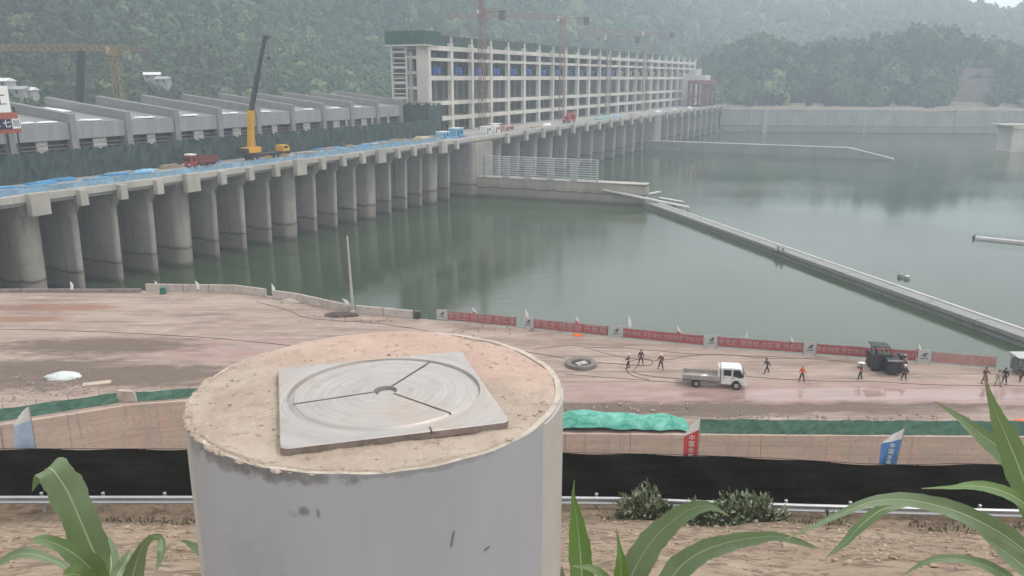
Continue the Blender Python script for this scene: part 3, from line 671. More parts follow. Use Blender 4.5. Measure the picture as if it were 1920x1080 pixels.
for a in np.arange(-46, 122, 3.1):
    for perp in (-2.6, -5.4, -8.5, -11.4):
        if g.random() < .34 or not free(a, perp): continue
        f = g.random(); blue = .72 if a < 40 else (.5 if a < 85 else .3)
        r = g.uniform(-.08, .08)
        if f < blue*.62: stack('panel_stack', 'stack of blue formwork panels lying on the spillway deck', 'panels', 'blue panel stacks on the spillway deck', a, perp, r, g.uniform(.8, 1.15))
        elif f < blue: stack('blue_tarpaulin', 'pale blue tarpaulin over goods on the spillway deck', 'tarpaulin', 'blue tarpaulins on the spillway deck', a, perp, r, g.uniform(.75, 1.1))
        elif f < blue+.15: stack('pipe_bundle', 'bundle of grey pipes lying on the spillway deck', 'pipes', 'pipe bundles on the spillway deck', a, perp, r, g.uniform(.8, 1.1))
        elif f < .9: stack('timber_stack', 'stack of timber planks lying on the spillway deck', 'timber', 'timber stacks on the spillway deck', a, perp, r, g.uniform(.8, 1.2))
# site cabins and crates further along
def cabin(lab, a, perp, l, d, h, m, rz=0, roofm=None):
    t = dthing('site_cabin', lab, 'cabin', a, perp, DECK-.2, rz)
    MB().box(-l/2, l/2, -d/2, d/2, 0, h).build('body', m, t, bevel=.05)
    MB().box(-l/2-.15, l/2+.15, -d/2-.15, d/2+.15, h+.003, h+.16).build('roof', roofm or WP, t, bevel=.03)
    MB().box(-l*.32, -l*.12, -d/2-.05, -d/2-.003, .1, h*.8).build('door', DKM, t); MB().box(l*.05, l*.35, -d/2-.05, -d/2-.003, h*.4, h*.8).build('window', mat('cabin_glass', (.05, .07, .09), .15), t)
SBL = mat('cabin_blue', (.12, .38, .55), .5, var=.15); SWH = mat('cabin_white', (.68, .68, .66), .5, var=.1); SPK = mat('cabin_pink', (.5, .27, .22), .6); SGR = mat('heap_green', (.16, .38, .30), .7, var=.3)
cabin('light blue site cabin on the deck beside the corner of the frame building', 117.5, -5, 5, 3, 2.9, SBL)
cabin('small blue and white site cabin standing left of the light blue cabin', 109, -5, 4.2, 2.6, 2.2, BL2)
cabin('white site cabin at the start of the middle deck', 136, -4, 3.6, 2.6, 2.5, SWH); cabin('second white site cabin, nearer the pink container on the deck', 142.5, -4, 4, 2.6, 2.6, WP)
cabin('long pink container on the middle deck beside two white cabins', 154, -5, 8, 2.6, 1.7, SPK, roofm=mat('pink_roof', (.5, .3, .25), .6)); cabin('low red shed behind the pink container on the deck', 158, -12, 6, 3, 2.2, mat('shed_red', (.4, .1, .09), .6))
for i, (a, perp, sx, m, lab) in enumerate([(250, -5, 5, SGR, 'pale green heap of netting on the deck near the small white rocker'), (262, -7, 6, SGR, 'larger green heap of netting further along the middle deck'), (275, -5, 4, BL2, 'blue-grey heap of sheeting past the green heaps on the deck'), (190, -5, 3.4, WHT, 'white wrapped heap near the red crane truck on the deck'),
        (176, -4, 3, TIM, 'brown timber heap on the deck after the pink container'), (300, -5, 5, TIM, 'brown earth-coloured heap before the far dam section'), (103, -9, 5, mat('sand_heap', (.42, .37, .28), .9, var=.2), 'pale sand heap at the foot of the frame building'), (345, -5, 5, WHT, 'white wrapped heap on the far dam deck'), (380, -6, 6, mat('grey_heap', (.5, .5, .48), .8), 'grey heap on the far dam deck beyond the white one'), (415, -5, 5, WHT, 'last white heap before the red gantry')]):
    o = lumpy(3, sx, 1.8, 1.1, 60+i, m, 'covered_heap'); o.location = DW(a, perp, DECK-.25); o.rotation_euler = (0, 0, DAMROT); tag(o, lab, 'heap')
# parapets of the other deck sections
def rail_line(name, lab, a0, a1, perp):
    t = dthing(name, lab, 'railing', a0, perp, 11.18); L = a1-a0; mb = MB(); n = int(L/3)
    for i in range(n+1): mb.beam((i*L/n, 0, -.02), (i*L/n, 0, 1.1), .08)
    mb.build('post', STL, t); mb = MB()
    for z in (.4, .75, 1.1): mb.beam((0, 0, z), (L, 0, z), .07)
    mb.build('rail', STL, t)
rail_line('deck_railing', 'thin grey railing along the middle deck edge', 128, 324, 1.9); rail_line('deck_railing', 'thin grey railing along the far deck edge', 326, 488, 1.9); rail_line('deck_railing', 'thin grey railing on the spillway deck after the blue barrier', 98, 127, 1.9)

# ---- cranes
TYRE = mat('tyre_rubber', (.025, .025, .025), .9, var=.3); CY = mat('crane_yellow', (.62, .33, .03), .45, var=.15); CD = mat('boom_dark', (.035, .035, .04), .5)
def wheel(mb, x, y, z, r, wd): mb.lathe([(r*.5, -wd/2), (r*.94, -wd/2), (r, -wd*.35), (r, wd*.35), (r*.94, wd/2), (r*.5, wd/2)], 16, (x, y, z), 'y')
def wheels(t, lst, r, wd, rim=None):
    for x, y in lst:
        mb = MB(); wheel(mb, x, y, r, r, wd); o = mb.build('wheel', TYRE, t, smooth=True)
        MB().lathe([(.02, -wd*.52), (r*.5, -wd*.52), (r*.52, wd*.52), (.02, wd*.52)], 12, (x, y, r), 'y').build('rim', rim or STL, o)
t = dthing('mobile_crane', 'yellow mobile crane on the spillway deck with long dark raised boom', 'crane', 33.0, -8.0, DECK-.19)
MB().box(-7, 6.5, -1.3, 1.3, .75, 1.5).build('chassis', DKM, t, bevel=.05)
wheels(t, [(x, y) for x in (-5.6, -4.2, 1.4, 2.9, 5.0) for y in (-1.15, 1.15)], .6, .42)
MB().prism([(4.2, 1.5), (6.6, 1.5), (6.6, 2.3), (6.2, 3.0), (4.2, 3.0)], -1.25, 1.25, 'y').build('carrier_cab', CY, t, bevel=.08); MB().box(4.5, 5.9, -1.28, 1.28, 2.2, 2.8).build('cab_window', mat('cab_glass', (.03, .04, .05), .1), t)
MB().box(-7.2, -3.2, -1.35, 1.35, 1.9, 3.2).build('superstructure', CY, t, bevel=.1); MB().box(-8.2, -7.2, -1.3, 1.3, 1.7, 3.0).build('counterweight', DKM, t, bevel=.1); MB().box(-4.4, -2.6, 1.0, 2.0, 1.9, 3.7).build('operator_cab', CY, t, bevel=.1)
bp = [Vector((-5.2, 0, 2.9))]
def loc(t_, wv): return Matrix.Rotation(-DAMROT, 4, 'Z') @ (wv - Vector(t_.location))
A1 = loc(t, depth(470, 207, 1)); 
def boom_pt(t_, px, py, perp):
    a, z = onplane(px, py, perp); return loc(t_, DW(a, perp, z))
b1, b2 = boom_pt(t, 470, 207, -6.5), boom_pt(t, 497, 68, -5.0)
MB().beam(bp[0], b1, 1.15, 1.35).build('boom_base', CY, t, bevel=.08); d = (b1-bp[0]).normalized()
MB().beam(b1-d*.5, b1+(b2-b1)*.5, .8, .95).beam(b1+(b2-b1)*.49, b2, .6, .7).build('boom_extension', CD, t)
MB().obox(b2+Vector((.35, 0, -.2)), (1.1, .7, .8)).build('boom_head', CD, t); MB().beam((-3.6, 0, 2.6), bp[0]+d*6, .35).build('luffing_cylinder', STL, t)
MB().tube([b2+Vector((.7, 0, -.4)), b2+Vector((.7, 0, -4.5))], .06, 5).obox(b2+Vector((.7, 0, -4.9)), (.35, .35, .8)).build('hook_block', CD, t)
MB().box(-2.3, -1.9, -3.2, 3.2, .6, .95).box(3.7, 4.1, -3.2, 3.2, .6, .95).build('outrigger_beam', CY, t)
mb = MB()
for x in (-2.1, 3.9):
    for y in (-3.1, 3.1): mb.beam((x, y, .02), (x, y, .7), .18); mb.obox((x, y, .04), (.6, .6, .08))
mb.build('outrigger_jack', STL, t)
# red dump truck
def dump_truck(lab, a, perp, rz):
    t = dthing('dump_truck', lab, 'truck', a, perp, DECK-.19, rz)
    RD = mat('truck_red', (.27, .04, .04), .4, var=.15); RB = mat('truck_bed_maroon', (.16, .05, .045), .6, var=.25)
    MB().box(-3.6, 3.6, -.5, .5, .7, 1.05).build('chassis', DKM, t); wheels(t, [(x, y) for x in (-2.6, -1.2, 2.6) for y in (-1.05, 1.05)], .52, .4)
    MB().prism([(2.0, .7), (3.95, .7), (4.0, 1.7), (3.75, 2.9), (2.0, 2.95)], -1.2, 1.2, 'y').build('cab', RD, t, bevel=.1)
    MB().prism([(3.93, 1.75), (4.03, 1.75), (3.85, 2.65), (3.75, 2.65)], -1.05, 1.05, 'y').box(2.5, 3.4, -1.23, 1.23, 1.8, 2.6).build('window', MATS['cab_glass'], t)
    MB().box(2.0, 3.6, -1.1, 1.1, 2.96, 3.25).build('wind_deflector', WP, t, bevel=.1)
    MB().box(-4, 1.8, -1.25, -1.15, 1.1, 2.6).box(-4, 1.8, 1.15, 1.25, 1.1, 2.6).box(-4, 1.8, -1.15, 1.15, 1.1, 1.25).box(1.68, 1.8, -1.15, 1.15, 1.25, 2.9).box(-4, -3.9, -1.15, 1.15, 1.25, 2.5).build('tipper_bed', RB, t)
    mb = MB()
    for x in np.arange(-3.6, 1.8, .9): mb.box(x-.06, x+.06, -1.33, -1.253, 1.1, 2.6).box(x-.06, x+.06, 1.253, 1.33, 1.1, 2.6)
    mb.build('bed_ribs', RB, t)
    MB().box(4.0, 4.08, -1.1, -.7, .95, 1.2).build('headlight', WP, t); MB().box(4.0, 4.08, .7, 1.1, .95, 1.2).build('headlight', WP, t)
dump_truck('red dump truck with maroon bed on the spillway deck by the yellow crane', 11.0, -6.2, math.pi)
# dark lattice-free boom behind the hall
t = dthing('crawler_crane', 'thin dark crane boom rising behind the ribs of the grey hall', 'crane', 25, -66, 8.4)
q0, q1 = boom_pt(t, 141, 192, -66), boom_pt(t, 152, 95, -66); q00 = Vector((q0.x-1, 0, 2.5))
MB().beam(q00, q1, 1.35).build('boom', CD, t); MB().tube([q1, q1+Vector((1.2, 0, -4))], .12, 5).build('hoist_rope', CD, t); MB().box(q00.x-5, q00.x+2, -2, 2, 1.2, 4).build('house', CY, t, bevel=.1); MB().box(q00.x-5, q00.x+3, -2.6, -1.4, 0, 1.2).box(q00.x-5, q00.x+3, 1.4, 2.6, 0, 1.2).build('crawler_track', DKM, t, bevel=.3)
def tower_crane(lab, a, perp, z0, ztop, jibl, jibr, mk, col, jdir=0, head=6.5, luff=0, wd=2.0):
    t = dthing('tower_crane', lab, 'crane', a, perp, z0, jdir); h = ztop-z0
    m = mat('tower_'+mk, col, .6, var=.25)
    MB().lattice((0, 0, -.2), (0, 0, h), wd, int(h/2.2), .19).build('mast', m, t)
    MB().box(-1.3, 1.3, -1.3, 1.3, h, h+1.1).build('slewing_ring', m, t); MB().box(1.0, 2.4, -1.9, -.6, h+.3, h+2.5).build('cab', WP, t, bevel=.08)
    if head: MB().lattice((0, 0, h+1.1), (0, 0, h+head), 1.3, 3, .2).build('tower_head', m, t)
    mb = MB(); L = jibr; 
    for s in (1,):                                  # triangular lattice jib
        z1 = h+1.4
        for y in (-.7, .7): mb.beam((0, y, z1), (L, y, z1), .22)
        mb.beam((0, 0, z1+1.5), (L, 0, z1+1.5), .22); n = int(abs(L)/2)
        for i in range(n):
            xa, xb, xm = L*i/n, L*(i+1)/n, L*(i+.5)/n
            for y in (-.7, .7): mb.beam((xa, y, z1), (xm, 0, z1+1.5), .13); mb.beam((xm, 0, z1+1.5), (xb, y, z1), .13)
    if luff:
        ca, sa = math.cos(R(luff)), math.sin(R(luff)); mb.v = [(x*ca-(z-h-1.4)*sa, y, h+1.4+x*sa+(z-h-1.4)*ca) for x, y, z in mb.v]
    mb.build('jib', m, t)
    MB().box(min(0, -jibl), max(0, -jibl), -.7, .7, h+1.2, h+1.6).beam((0, -.7, h+2.4), (-jibl, -.7, h+2.4), .12).beam((0, .7, h+2.4), (-jibl, .7, h+2.4), .12).build('counter_jib', m, t)
    s = -1 if jibl > 0 else 1
    MB().box(-jibl-.9, -jibl+1.3, -.8, .8, h-1.4, h+1.9).build('counterweight', mat('crane_weight', (.12, .12, .12), .8), t, bevel=.05)
    if head and not luff:
        mb = MB(); top = (0, 0, h+head)
        for x in (L*.45, L*.85, -jibl): mb.beam(top, (x, 0, h+2.6 if x != -jibl else h+1.6), .1)
        mb.build('tie_bar', m, t)
    return t
WX = math.pi-DAMROT
OCH = (.27, .2, .11); RST = (.25, .16, .125)
a_, z_ = onplane(214, 104, -75)
tower_crane('yellow-brown tower crane with a long level jib behind the grey hall', a_, -75, 8.6, z_, 9.5, 62, 'ochre', OCH, math.pi-DAMROT+.03, head=2.6)
tower_crane('orange tower crane nearest the corner of the frame building, its head above the frame', 157.3, -17, DECK-.19, 52.0, 9, 46, 'rust', RST, WX-.5, head=9, luff=68)
tower_crane('rusty orange tower crane with dark counterweight at mid-length of the frame building', 232.4, -17, DECK-.19, 54.6, 11, 50, 'rust2', (.28, .165, .13), WX+.12, head=0)
tower_crane('grey-brown short tower crane standing beyond the middle of the frame building', 293.5, -17, DECK-.19, 49.0, 15, 26, 'grey', (.25, .2, .17), WX+.1, head=0)
tower_crane('faint reddish tower crane, farthest along the frame building', 355.7, -17, DECK-.19, 54.0, 16, 40, 'pale', (.29, .2, .165), WX+.2, head=0)
# red crane truck further along the deck
t = dthing('crane_truck', 'small bright red crane truck parked on the middle of the deck', 'truck', 217, -6.5, DECK-.19)
RDB = mat('bright_red', (.36, .06, .06), .45, var=.15)
MB().box(-5, 5, -1.2, 1.2, .8, 1.5).build('chassis', RDB, t, bevel=.05); wheels(t, [(x, y) for x in (-3.6, -2.3, 3.4) for y in (-1.1, 1.1)], .55, .4); MB().prism([(2.8, 1.5), (5.0, 1.5), (4.8, 3.0), (2.8, 3.0)], -1.2, 1.2, 'y').build('cab', RDB, t, bevel=.1); MB().box(3.2, 4.4, -1.23, 1.23, 2.1, 2.8).build('window', MATS['cab_glass'], t)
MB().box(-3, 0, -1.1, 1.1, 1.5, 2.9).build('superstructure', RDB, t, bevel=.1); MB().beam((-2.4, 0, 3.2), (5.6, 0, 4.2), .8, .9).build('boom', RDB, t, bevel=.05)
# red gantry, pale tower building and scaffold frame at the far end
t = dthing('gantry_crane', 'dark red gantry crane standing on the far end of the dam', 'crane', 441, -8, DECK-.19)
GR = mat('gantry_red', (.19, .07, .075), .55, var=.25)
for x in (0, 12, 26, 38):
    for y in (-4, 5): MB().box(x-.8, x+.8, y-.6, y+.6, .8, 15).build('leg', GR, t)
    MB().box(x-1.6, x+1.6, -5, 6, 0, .8).build('bogie', DKM, t, bevel=.1)
MB().box(-2, 40, -4.7, 5.7, 15.01, 17.5).build('girder', GR, t, bevel=.1); MB().box(-1, 39, -4.55, -3.45, 6, 7.2).box(-1, 39, 4.45, 5.55, 6, 7.2).build('tie_beam', GR, t)
mb = MB()
for x in (0, 12, 26): mb.beam((x, -4.7, 1), (x+12, -4.7, 14.6), .5); mb.beam((x+12, -4.7, 1), (x, -4.7, 14.6), .5)
mb.build('brace', GR, t); MB().box(8, 22, -4, 5, 17.51, 21).build('trolley_house', mat('trolley_pale', (.6, .58, .56), .6), t, bevel=.3); MB().box(30, 36, -3, 4, 17.51, 20).build('winch_house', GR, t, bevel=.2)
t = dthing('lift_tower', 'pale tall concrete tower block behind the red gantry at the dam end', 'building', 482, -18, DECK)
MB().box(-4, 10, 0, 14, -.3, 25).build('wall', FRAMEC, t, bevel=.1); MB().box(-26, -4.1, 4, 13, -.3, 22).build('wall', concrete('grey_block_concrete', (.40, .39, .39), streak=.3), t, bevel=.1); MB().box(8.0, 10.6, -.4, 2, -.3, 26).build('corner_column', CAPC, t)
t = dthing('end_scaffold', 'grey steel scaffold frame at the very end of the dam', 'scaffold', 478, -3, DECK-.1)
mb = MB()
for x in (0, 4, 8, 12):
    for y in (0, 5): mb.beam((x, y, 0), (x, y, 13.5), .3)
for z in (4.5, 9, 13.5):
    for y in (0, 5): mb.beam((0, y, z), (12, y, z), .22)
    for x in (0, 4, 8, 12): mb.beam((x, 0, z), (x, 5, z), .22)
mb.build('frame', STL, t); MB().box(0, 12, .1, 4.9, 13.66, 13.8).build('platform', NETM, t)

# ---- walls in the water
GW = concrete('guide_wall_concrete', (.36, .325, .27), zband=-4.2, streak=.55)
q0, q1, q2 = at(905, 368, -8), at(1212, 386, -8), Vector((0, 0, 0))
u = (q1-q0).normalized(); nn = Vector((-u.y, u.x, 0)); L1 = (q1-q0).length
t = thing('guide_wall', 'concrete guide wall in the water with a tall pipe railing, near the dam', 'wall', (q0.x, q0.y, -8), math.atan2(u.y, u.x))
MB().prism([(-4, -4), (-4, 6.2), (L1*.74, 6.2), (L1-.5, 5.9), (L1-.5, -4)], 0, 5.0, 'y').build('body', GW, t, bevel=.08)
MB().box(-4, L1-.3, -.15, 5.1, 6.25, 6.5).build('coping', CAPC, t, bevel=.05)
for i in range(6):
    x = .5+i*(L1*.70/5); wd = 2.4 if 0 < i < 5 else .7
    MB().box(x-wd/2, x+wd/2, .3, .8, 6.3, 13.4).build('post', mat('rack_steel', (.42, .43, .43), .5, .3, var=.15), t, bevel=.04)
mb = MB()
for k in range(10): mb.tube([(.5, .1, 6.9+k*.72), (.5+L1*.7, .1, 6.9+k*.72)], .13, 6)
mb.build('rails', mat('rail_pale', (.56, .57, .56), .5, .3), t)
q0, q1 = at(1228, 281, -8), at(1590, 296, -8); q2 = at(1672, 297, -8); u = (q1-q0).normalized(); L2 = (q1-q0).length
t = thing('guide_wall', 'low grey guide wall in open water whose end slopes down into the river', 'wall', (q0.x, q0.y, -8), math.atan2(u.y, u.x))
E2 = L2+(q2-q1).length
MB().prism([(-6, -4), (-6, 4.6), (L2, 4.6), (E2, .1), (E2, -4)], 0, 3.2, 'y').build('body', concrete('far_wall_concrete', (.27, .265, .25), streak=.5), t, bevel=.06)
MB().prism([(-6, 4.62), (-6, 4.95), (L2+.1, 4.95), (E2, .45), (E2, .12), (L2, 4.62)], -.1, 3.3, 'y').build('coping', CAPC, t)
# ---- floating boom, broken pontoons, floats
BO = mat('boom_steel', (.27, .27, .255), .6, .1, var=.15, scale=.4, dirt=.5, dirtcol=(.2, .18, .15)); BOT = mat('boom_top', (.52, .515, .49), .7, var=.12, scale=.5)
q0, q1 = at(1214, 386, -8), at(1924, 646, -8); u = (q1-q0).normalized(); L3 = (q1-q0).length
t = thing('floating_boom', 'long grey floating boom crossing the water from the guide wall', 'boom', (q0.x, q0.y, -8), math.atan2(u.y, u.x))
ns = 15; sg = (L3+24)/ns
for i in range(ns):
    x0 = i*sg
    o = MB().box(x0+.05, x0+sg-.05, -1.6, 1.8, -.6, 1.5).build('float_section', BO, t, bevel=.06)
    MB().box(x0+.1, x0+sg-.1, 1.15, 1.77, 1.503, 1.68).build('walkway', BOT, o, bevel=.03); MB().box(x0+.1, x0+sg-.1, -1.9, -1.603, .75, 1.0).build('rubbing_strake', mat('strake_dark', (.12, .12, .115), .8), o)
def pontoon(lab, p0, p1, z, wd, th, m, dz=0):
    p0, p1 = Vector(p0), Vector(p1); d = p1-p0; t = thing('broken_pontoon', lab, 'pontoon', p0, math.atan2(d.y, d.x)); L = d.length
    MB().prism([(0, 0), (L, dz), (L, dz+th), (0, th)], -wd/2, wd/2, 'y').build('deck', m, t, bevel=.05)
    mb = MB()
    for k in range(int(L/3)+1): mb.tube([(k*3+.4, -wd*.4, -.15+dz*k*3/L), (k*3+.4, wd*.4, -.15+dz*k*3/L)], .3, 8)
    mb.build('floats', BO, t)
pontoon('long pale broken pontoon leaning against the end of the guide wall', at(1132, 357, -4.0), at(1290, 391, -7.5), 0, 1.6, .5, BOT, -3.4)
pontoon('short pale pontoon piece crossing over the long one', at(1186, 371, -6.2), at(1237, 361, -6.2), 0, 1.3, .45, BOT)
pontoon('tilted pale pontoon piece at the outer tip of the wreckage', at(1236, 372, -7.2), at(1280, 381, -7.4), 0, 1.5, .4, BOT)
pontoon('flat grey pontoon piece afloat under the wreckage', at(1205, 379, -7.4), at(1262, 384, -7.4), 0, 5, .3, BO)
q0, q1 = at(1826, 447, -8), at(1960, 461, -8); u = q1-q0
t = thing('floating_jetty', 'pale floating jetty with thin railings out on the open water', 'jetty', q0, math.atan2(u.y, u.x))
MB().box(0, u.length+8, -.9, .9, -.3, .55).build('deck', BOT, t, bevel=.05); mb = MB()
for k in range(14): mb.beam((k, -.8, .55), (k, -.8, 1.5), .07)
mb.beam((0, -.8, 1.45), (u.length+8, -.8, 1.45), .07); mb.build('railing', STL, t); MB().box(-.2, .3, -1, 1, -.4, .75).build('end_fender', DKM, t, bevel=.05)
for (x, y, lab, sc) in [(1688, 520, 'grey box float on the open water, left of a pair', 1), (1700, 523, 'white-topped box float on the open water, right of a pair', 1.1)]:
    t = thing('box_float', lab, 'float', at(x, y, -8), .3); MB().box(-.45*sc, .45*sc, -.4, .4, -.25, .5).build('drum', BO, t, bevel=.08); MB().obox((.1, 0, .58), (.75, .6, .12), rx=.15).build('lid', WP if sc > 1 else BO, t, bevel=.03); MB().tube([(0, 0, .6), (0, 0, .95)], .05, 6).build('ring', STL, t)
for k, (x, y) in enumerate([(1459, 468), (1468, 471)]):
    t = thing('mooring_bollard', 'dark mooring fitting on top of the floating boom', 'bollard', at(x, y, -6.5), .2, 'mooring fittings on the boom'); MB().lathe([(.35, -.1), (.35, .25), (.2, .3), (.2, .55), (.42, .6), (.42, .75), (.1, .8)], 12).build('post', BO, t, smooth=True); MB().box(-.7, .7, -.5, .5, -.12, .02).build('base_plate', BO, t)

# ---- far bank: quay wall, access road, pier on the right
FW = concrete('quay_concrete', (.345, .335, .315), zband=-2.5, streak=.5, lifts=4)
q0, q1, q2 = at(1356, 250, -8), at(1905, 262, -8), None
q0 = Vector((150.5, 590, -8)); q1 = Vector((350, 567, -8)); u = (q1-q0).normalized(); L4 = (q1-q0).length
t = thing('quay_wall', 'long pale concrete quay wall along the far bank', 'wall', q0, math.atan2(u.y, u.x))
nP = 13; pw = (L4+60)/nP
for i in range(nP): MB().box(i*pw+.12, (i+1)*pw-.12, 0, 4, -4, 16.1-(1.2 if i in (6, 7) else 0)).build('panel', FW, t)
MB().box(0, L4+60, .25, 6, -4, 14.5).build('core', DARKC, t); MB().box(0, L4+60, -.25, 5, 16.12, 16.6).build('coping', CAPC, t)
mb = MB().box(30, 33, -1.2, 0, -4, 16.0).box(100.0, 100.6, -.3, 0, -4, 15); mb.build('buttress', CAPC, t)
t = thing('bank_pier', 'pale concrete pier at the right end of the far quay', 'pier', at(1903, 284, -8), .1)
MB().box(-4.2, 12, -2, 10, -4, 12).box(-5.2, 14, -3, 11, 12.003, 13.6).build('body', concrete('bank_pier_concrete', (.56, .51, .44), streak=.3), t, bevel=.1); MB().box(-9, 14, -2.5, 11, 13.61, 14.2).build('cap', CAPC, t)
t = thing('bank_parapet', 'low sandy parapet and loose blocks above the far quay wall', 'parapet', (q0+u*3-Vector((u.y, -u.x, 0))*9).to_tuple(), math.atan2(u.y, u.x)); t.location.z = 8.2
mb = MB()
for i in range(28):
    if random.random() < .75: mb.obox((i*7+3, random.uniform(-.3, .3), .9), (6.6, .8, 1.9+random.random()*.6), rz=random.uniform(-.02, .02))
mb.build('blocks', mat('sandstone', (.5, .42, .34), .9, var=.25), t)
for i, (x, y, sx, sz) in enumerate([(1600, 197, 24, 9), (1490, 196, 18, 5), (1690, 199, 20, 6), (1420, 194, 14, 4)]):
    q = DW(0, 0, 0); d = ray(x, y); k = 640/d.y; o = lumpy(3, sx, 8, sz, 90+i, mat('spoil_earth', (.27, .21, .17), .95, var=.3, scale=.15, bump=.5, bd=.8), 'spoil_heap'); o.location = (d.x*k, 628+4*i, 8.2)
    tag(o, ['tall brown spoil heap on the far bank before the wooded hill', 'low grey-brown spoil heap to the left of the tall one', 'pale wide spoil heap right of the tall one', 'smallest spoil heap by the end of the dam'][i], 'earth heap')
t = thing('terraced_cutting', 'brown terraced cutting at the right foot of the wooded hill', 'cutting', (0, 0, 8.2)); xa, xb = ray(1765, 180), ray(1900, 180)
for i in range(4):
    yy = 632+i*13; tz = (6, 13, 21, 29)[i]; MB().box(xa.x/xa.y*yy-6+7*i, xb.x/xb.y*yy+8-9*i, yy, yy+30, -1, tz).build('terrace', mat('cut_earth', (.22, .18, .16), .95, var=.25, scale=.2), t, bevel=.4); MB().box(xa.x/xa.y*yy-5+7*i, xb.x/xb.y*yy+7-9*i, yy-.3, yy+.4, tz+.02, tz+.4).build('kerb', mat('kerb_earth', (.33, .29, .26), .9), t)
# houses on the slope behind the hall
HW = mat('house_render', (.34, .33, .31), .8); HRF = mat('house_roof_white', (.75, .75, .74), .6); HRG = mat('house_roof_grey', (.30, .34, .36), .6)
for i, (x, y, wd, rf, lab) in enumerate([(10, 157, 5, HRF, 'small white roofed house, highest and leftmost on the hillside'), (30, 172, 9, HRG, 'grey roofed house among trees above the signboard'), (52, 174, 6, HRF, 'bright white shed roof right of the grey roofed house'), (286, 144, 7, HRF, 'white roofed house alone among trees above the middle of the hall'), (306, 152, 6, HRG, 'small grey roofed house just below the white roofed one')]):
    d = ray(x, y); best = None
    for k in np.arange(250, 900, 3):
        X_, Y_, Z_ = d.x*k, d.y*k, CZ+d.z*k
        if hill_z(np.array([X_]), np.array([Y_]))[0][0] > Z_-8: best = (X_, Y_, Z_); break
    if best is None: continue
    t = thing('hillside_house', lab, 'house', (best[0], best[1], best[2]-1.5), random.uniform(-.3, .3)); 
    MB().box(-wd/2, wd/2, -2.5, 2.5, -6, 2.6).build('wall', HW, t); MB().prism([(-3.1, 2.5), (0, 3.7), (3.1, 2.5)], -wd/2-.5, wd/2+.5, 'x').build('roof', rf, t)
    for xx in (-wd*.28, wd*.2): MB().box(xx-.5, xx+.5, -2.6, -2.503, .8, 2.0).build('window', MATS['cab_glass'], t)

# ================================================================== THE YARD
def onground(o): return o
# ---- low barrier wall along the left part of the yard edge
BARR = mat('barrier_concrete', (.46, .40, .36), .85, var=.25, scale=.8, bump=.3, dirt=.4, dirtcol=(.2, .15, .12))
def wall_run(name, lab, pts, h, th, m, cat='wall', jitter=0):
    P3 = [at(x, y, 0) for x, y in pts]; o0 = P3[0]; t = thing(name, lab, cat, o0); mb = MB()
    for a, b_ in zip(P3[:-1], P3[1:]):
        d = b_-a; n = max(1, round(d.length/4)); rz = math.atan2(d.y, d.x)
        for k in range(n):
            c = a+d*(k+.5)/n - o0; mb.obox((c.x, c.y, h/2-.03+random.uniform(-jitter, jitter)), (d.length/n-.06, th, h+random.uniform(-jitter, jitter)), rz=rz+random.uniform(-jitter, jitter)*.2)
    mb.build('blocks', m, t, bevel=.05); return t
wall_run('edge_barrier', 'low dark concrete sill at the left end of the yard edge', [(-150, 549), (40, 548), (265, 548)], .55, .5, mat('dark_concrete', (.24, .2, .18), .9, var=.3), jitter=.05)
wall_run('edge_barrier', 'pale pink concrete barrier along the yard edge behind the green drum', [(274, 546), (345, 547), (440, 548), (500, 556)], 1.15, .35, BARR)
wall_run('edge_barrier', 'weathered concrete barrier along the yard edge just left of the tall pole', [(512, 559), (560, 566), (655, 587)], 1.2, .4, BARR, jitter=.06)
wall_run('edge_barrier', 'pale barrier with pink base along the yard edge right of the tall pole', [(668, 587), (720, 592), (775, 597)], 1.1, .35, mat('barrier_pale', (.48, .42, .39), .8, var=.2))
def barrel(lab, px, py, m):
    t = thing('drum', lab, 'drum', at(px, py, 0)); MB().lathe([(.40, -.02), (.43, .05), (.41, .4), (.43, .45), (.41, .85), (.43, .95), (.40, 1.0), (.1, 1.0)], 14).build('barrel', m, t, smooth=True); MB().lathe([(.05, .98), (.09, 1.0), (.09, 1.04), (.02, 1.05)], 8, (.2, 0, 0)).build('bung', STL, t)
barrel('green drum standing against the pale pink barrier', 306, 551, mat('drum_green', (.03, .16, .10), .5)); barrel('dark drum at the right end of the pale barrier', 783, 597, mat('drum_dark', (.07, .065, .06), .6))
# ---- bare pole
b0 = at(662, 588, 0); t = thing('utility_pole', 'tall bare grey concrete pole standing at the yard edge', 'pole', b0); MB().tube([(0, 0, -.3), (-.1, 0, 5), (-.24, 0, 10.4)], [.20, .16, .11], 12).build('shaft', mat('pole_concrete', (.42, .40, .36), .8), t, smooth=True)
MB().lathe([(.23, 1.9), (.235, 2.05)], 12).lathe([(.17, 7.9), (.175, 8.0)], 12, (-.17, 0, 0)).build('band', STL, t); MB().lathe([(.36, -.05), (.34, .35), (.22, .5)], 10).build('footing', BARR, t)
o = lumpy(3, 2.2, .9, .5, 41, mat('rubble_dark', (.10, .08, .07), .95, var=.4, scale=3, bump=.6, bd=.1), 'rubble_heap'); o.location = at(640, 592, 0); tag(o, 'dark rubble heap at the foot of the tall bare pole', 'rubble')
o = lumpy(3, 1.5, .8, .6, 43, mat('rubble_pale', (.42, .36, .3), .95, var=.3, scale=3, bump=.5, bd=.1), 'rubble_heap'); o.location = at(545, 568, 0); tag(o, 'pale rubble heap against the weathered barrier left of the pole', 'rubble')
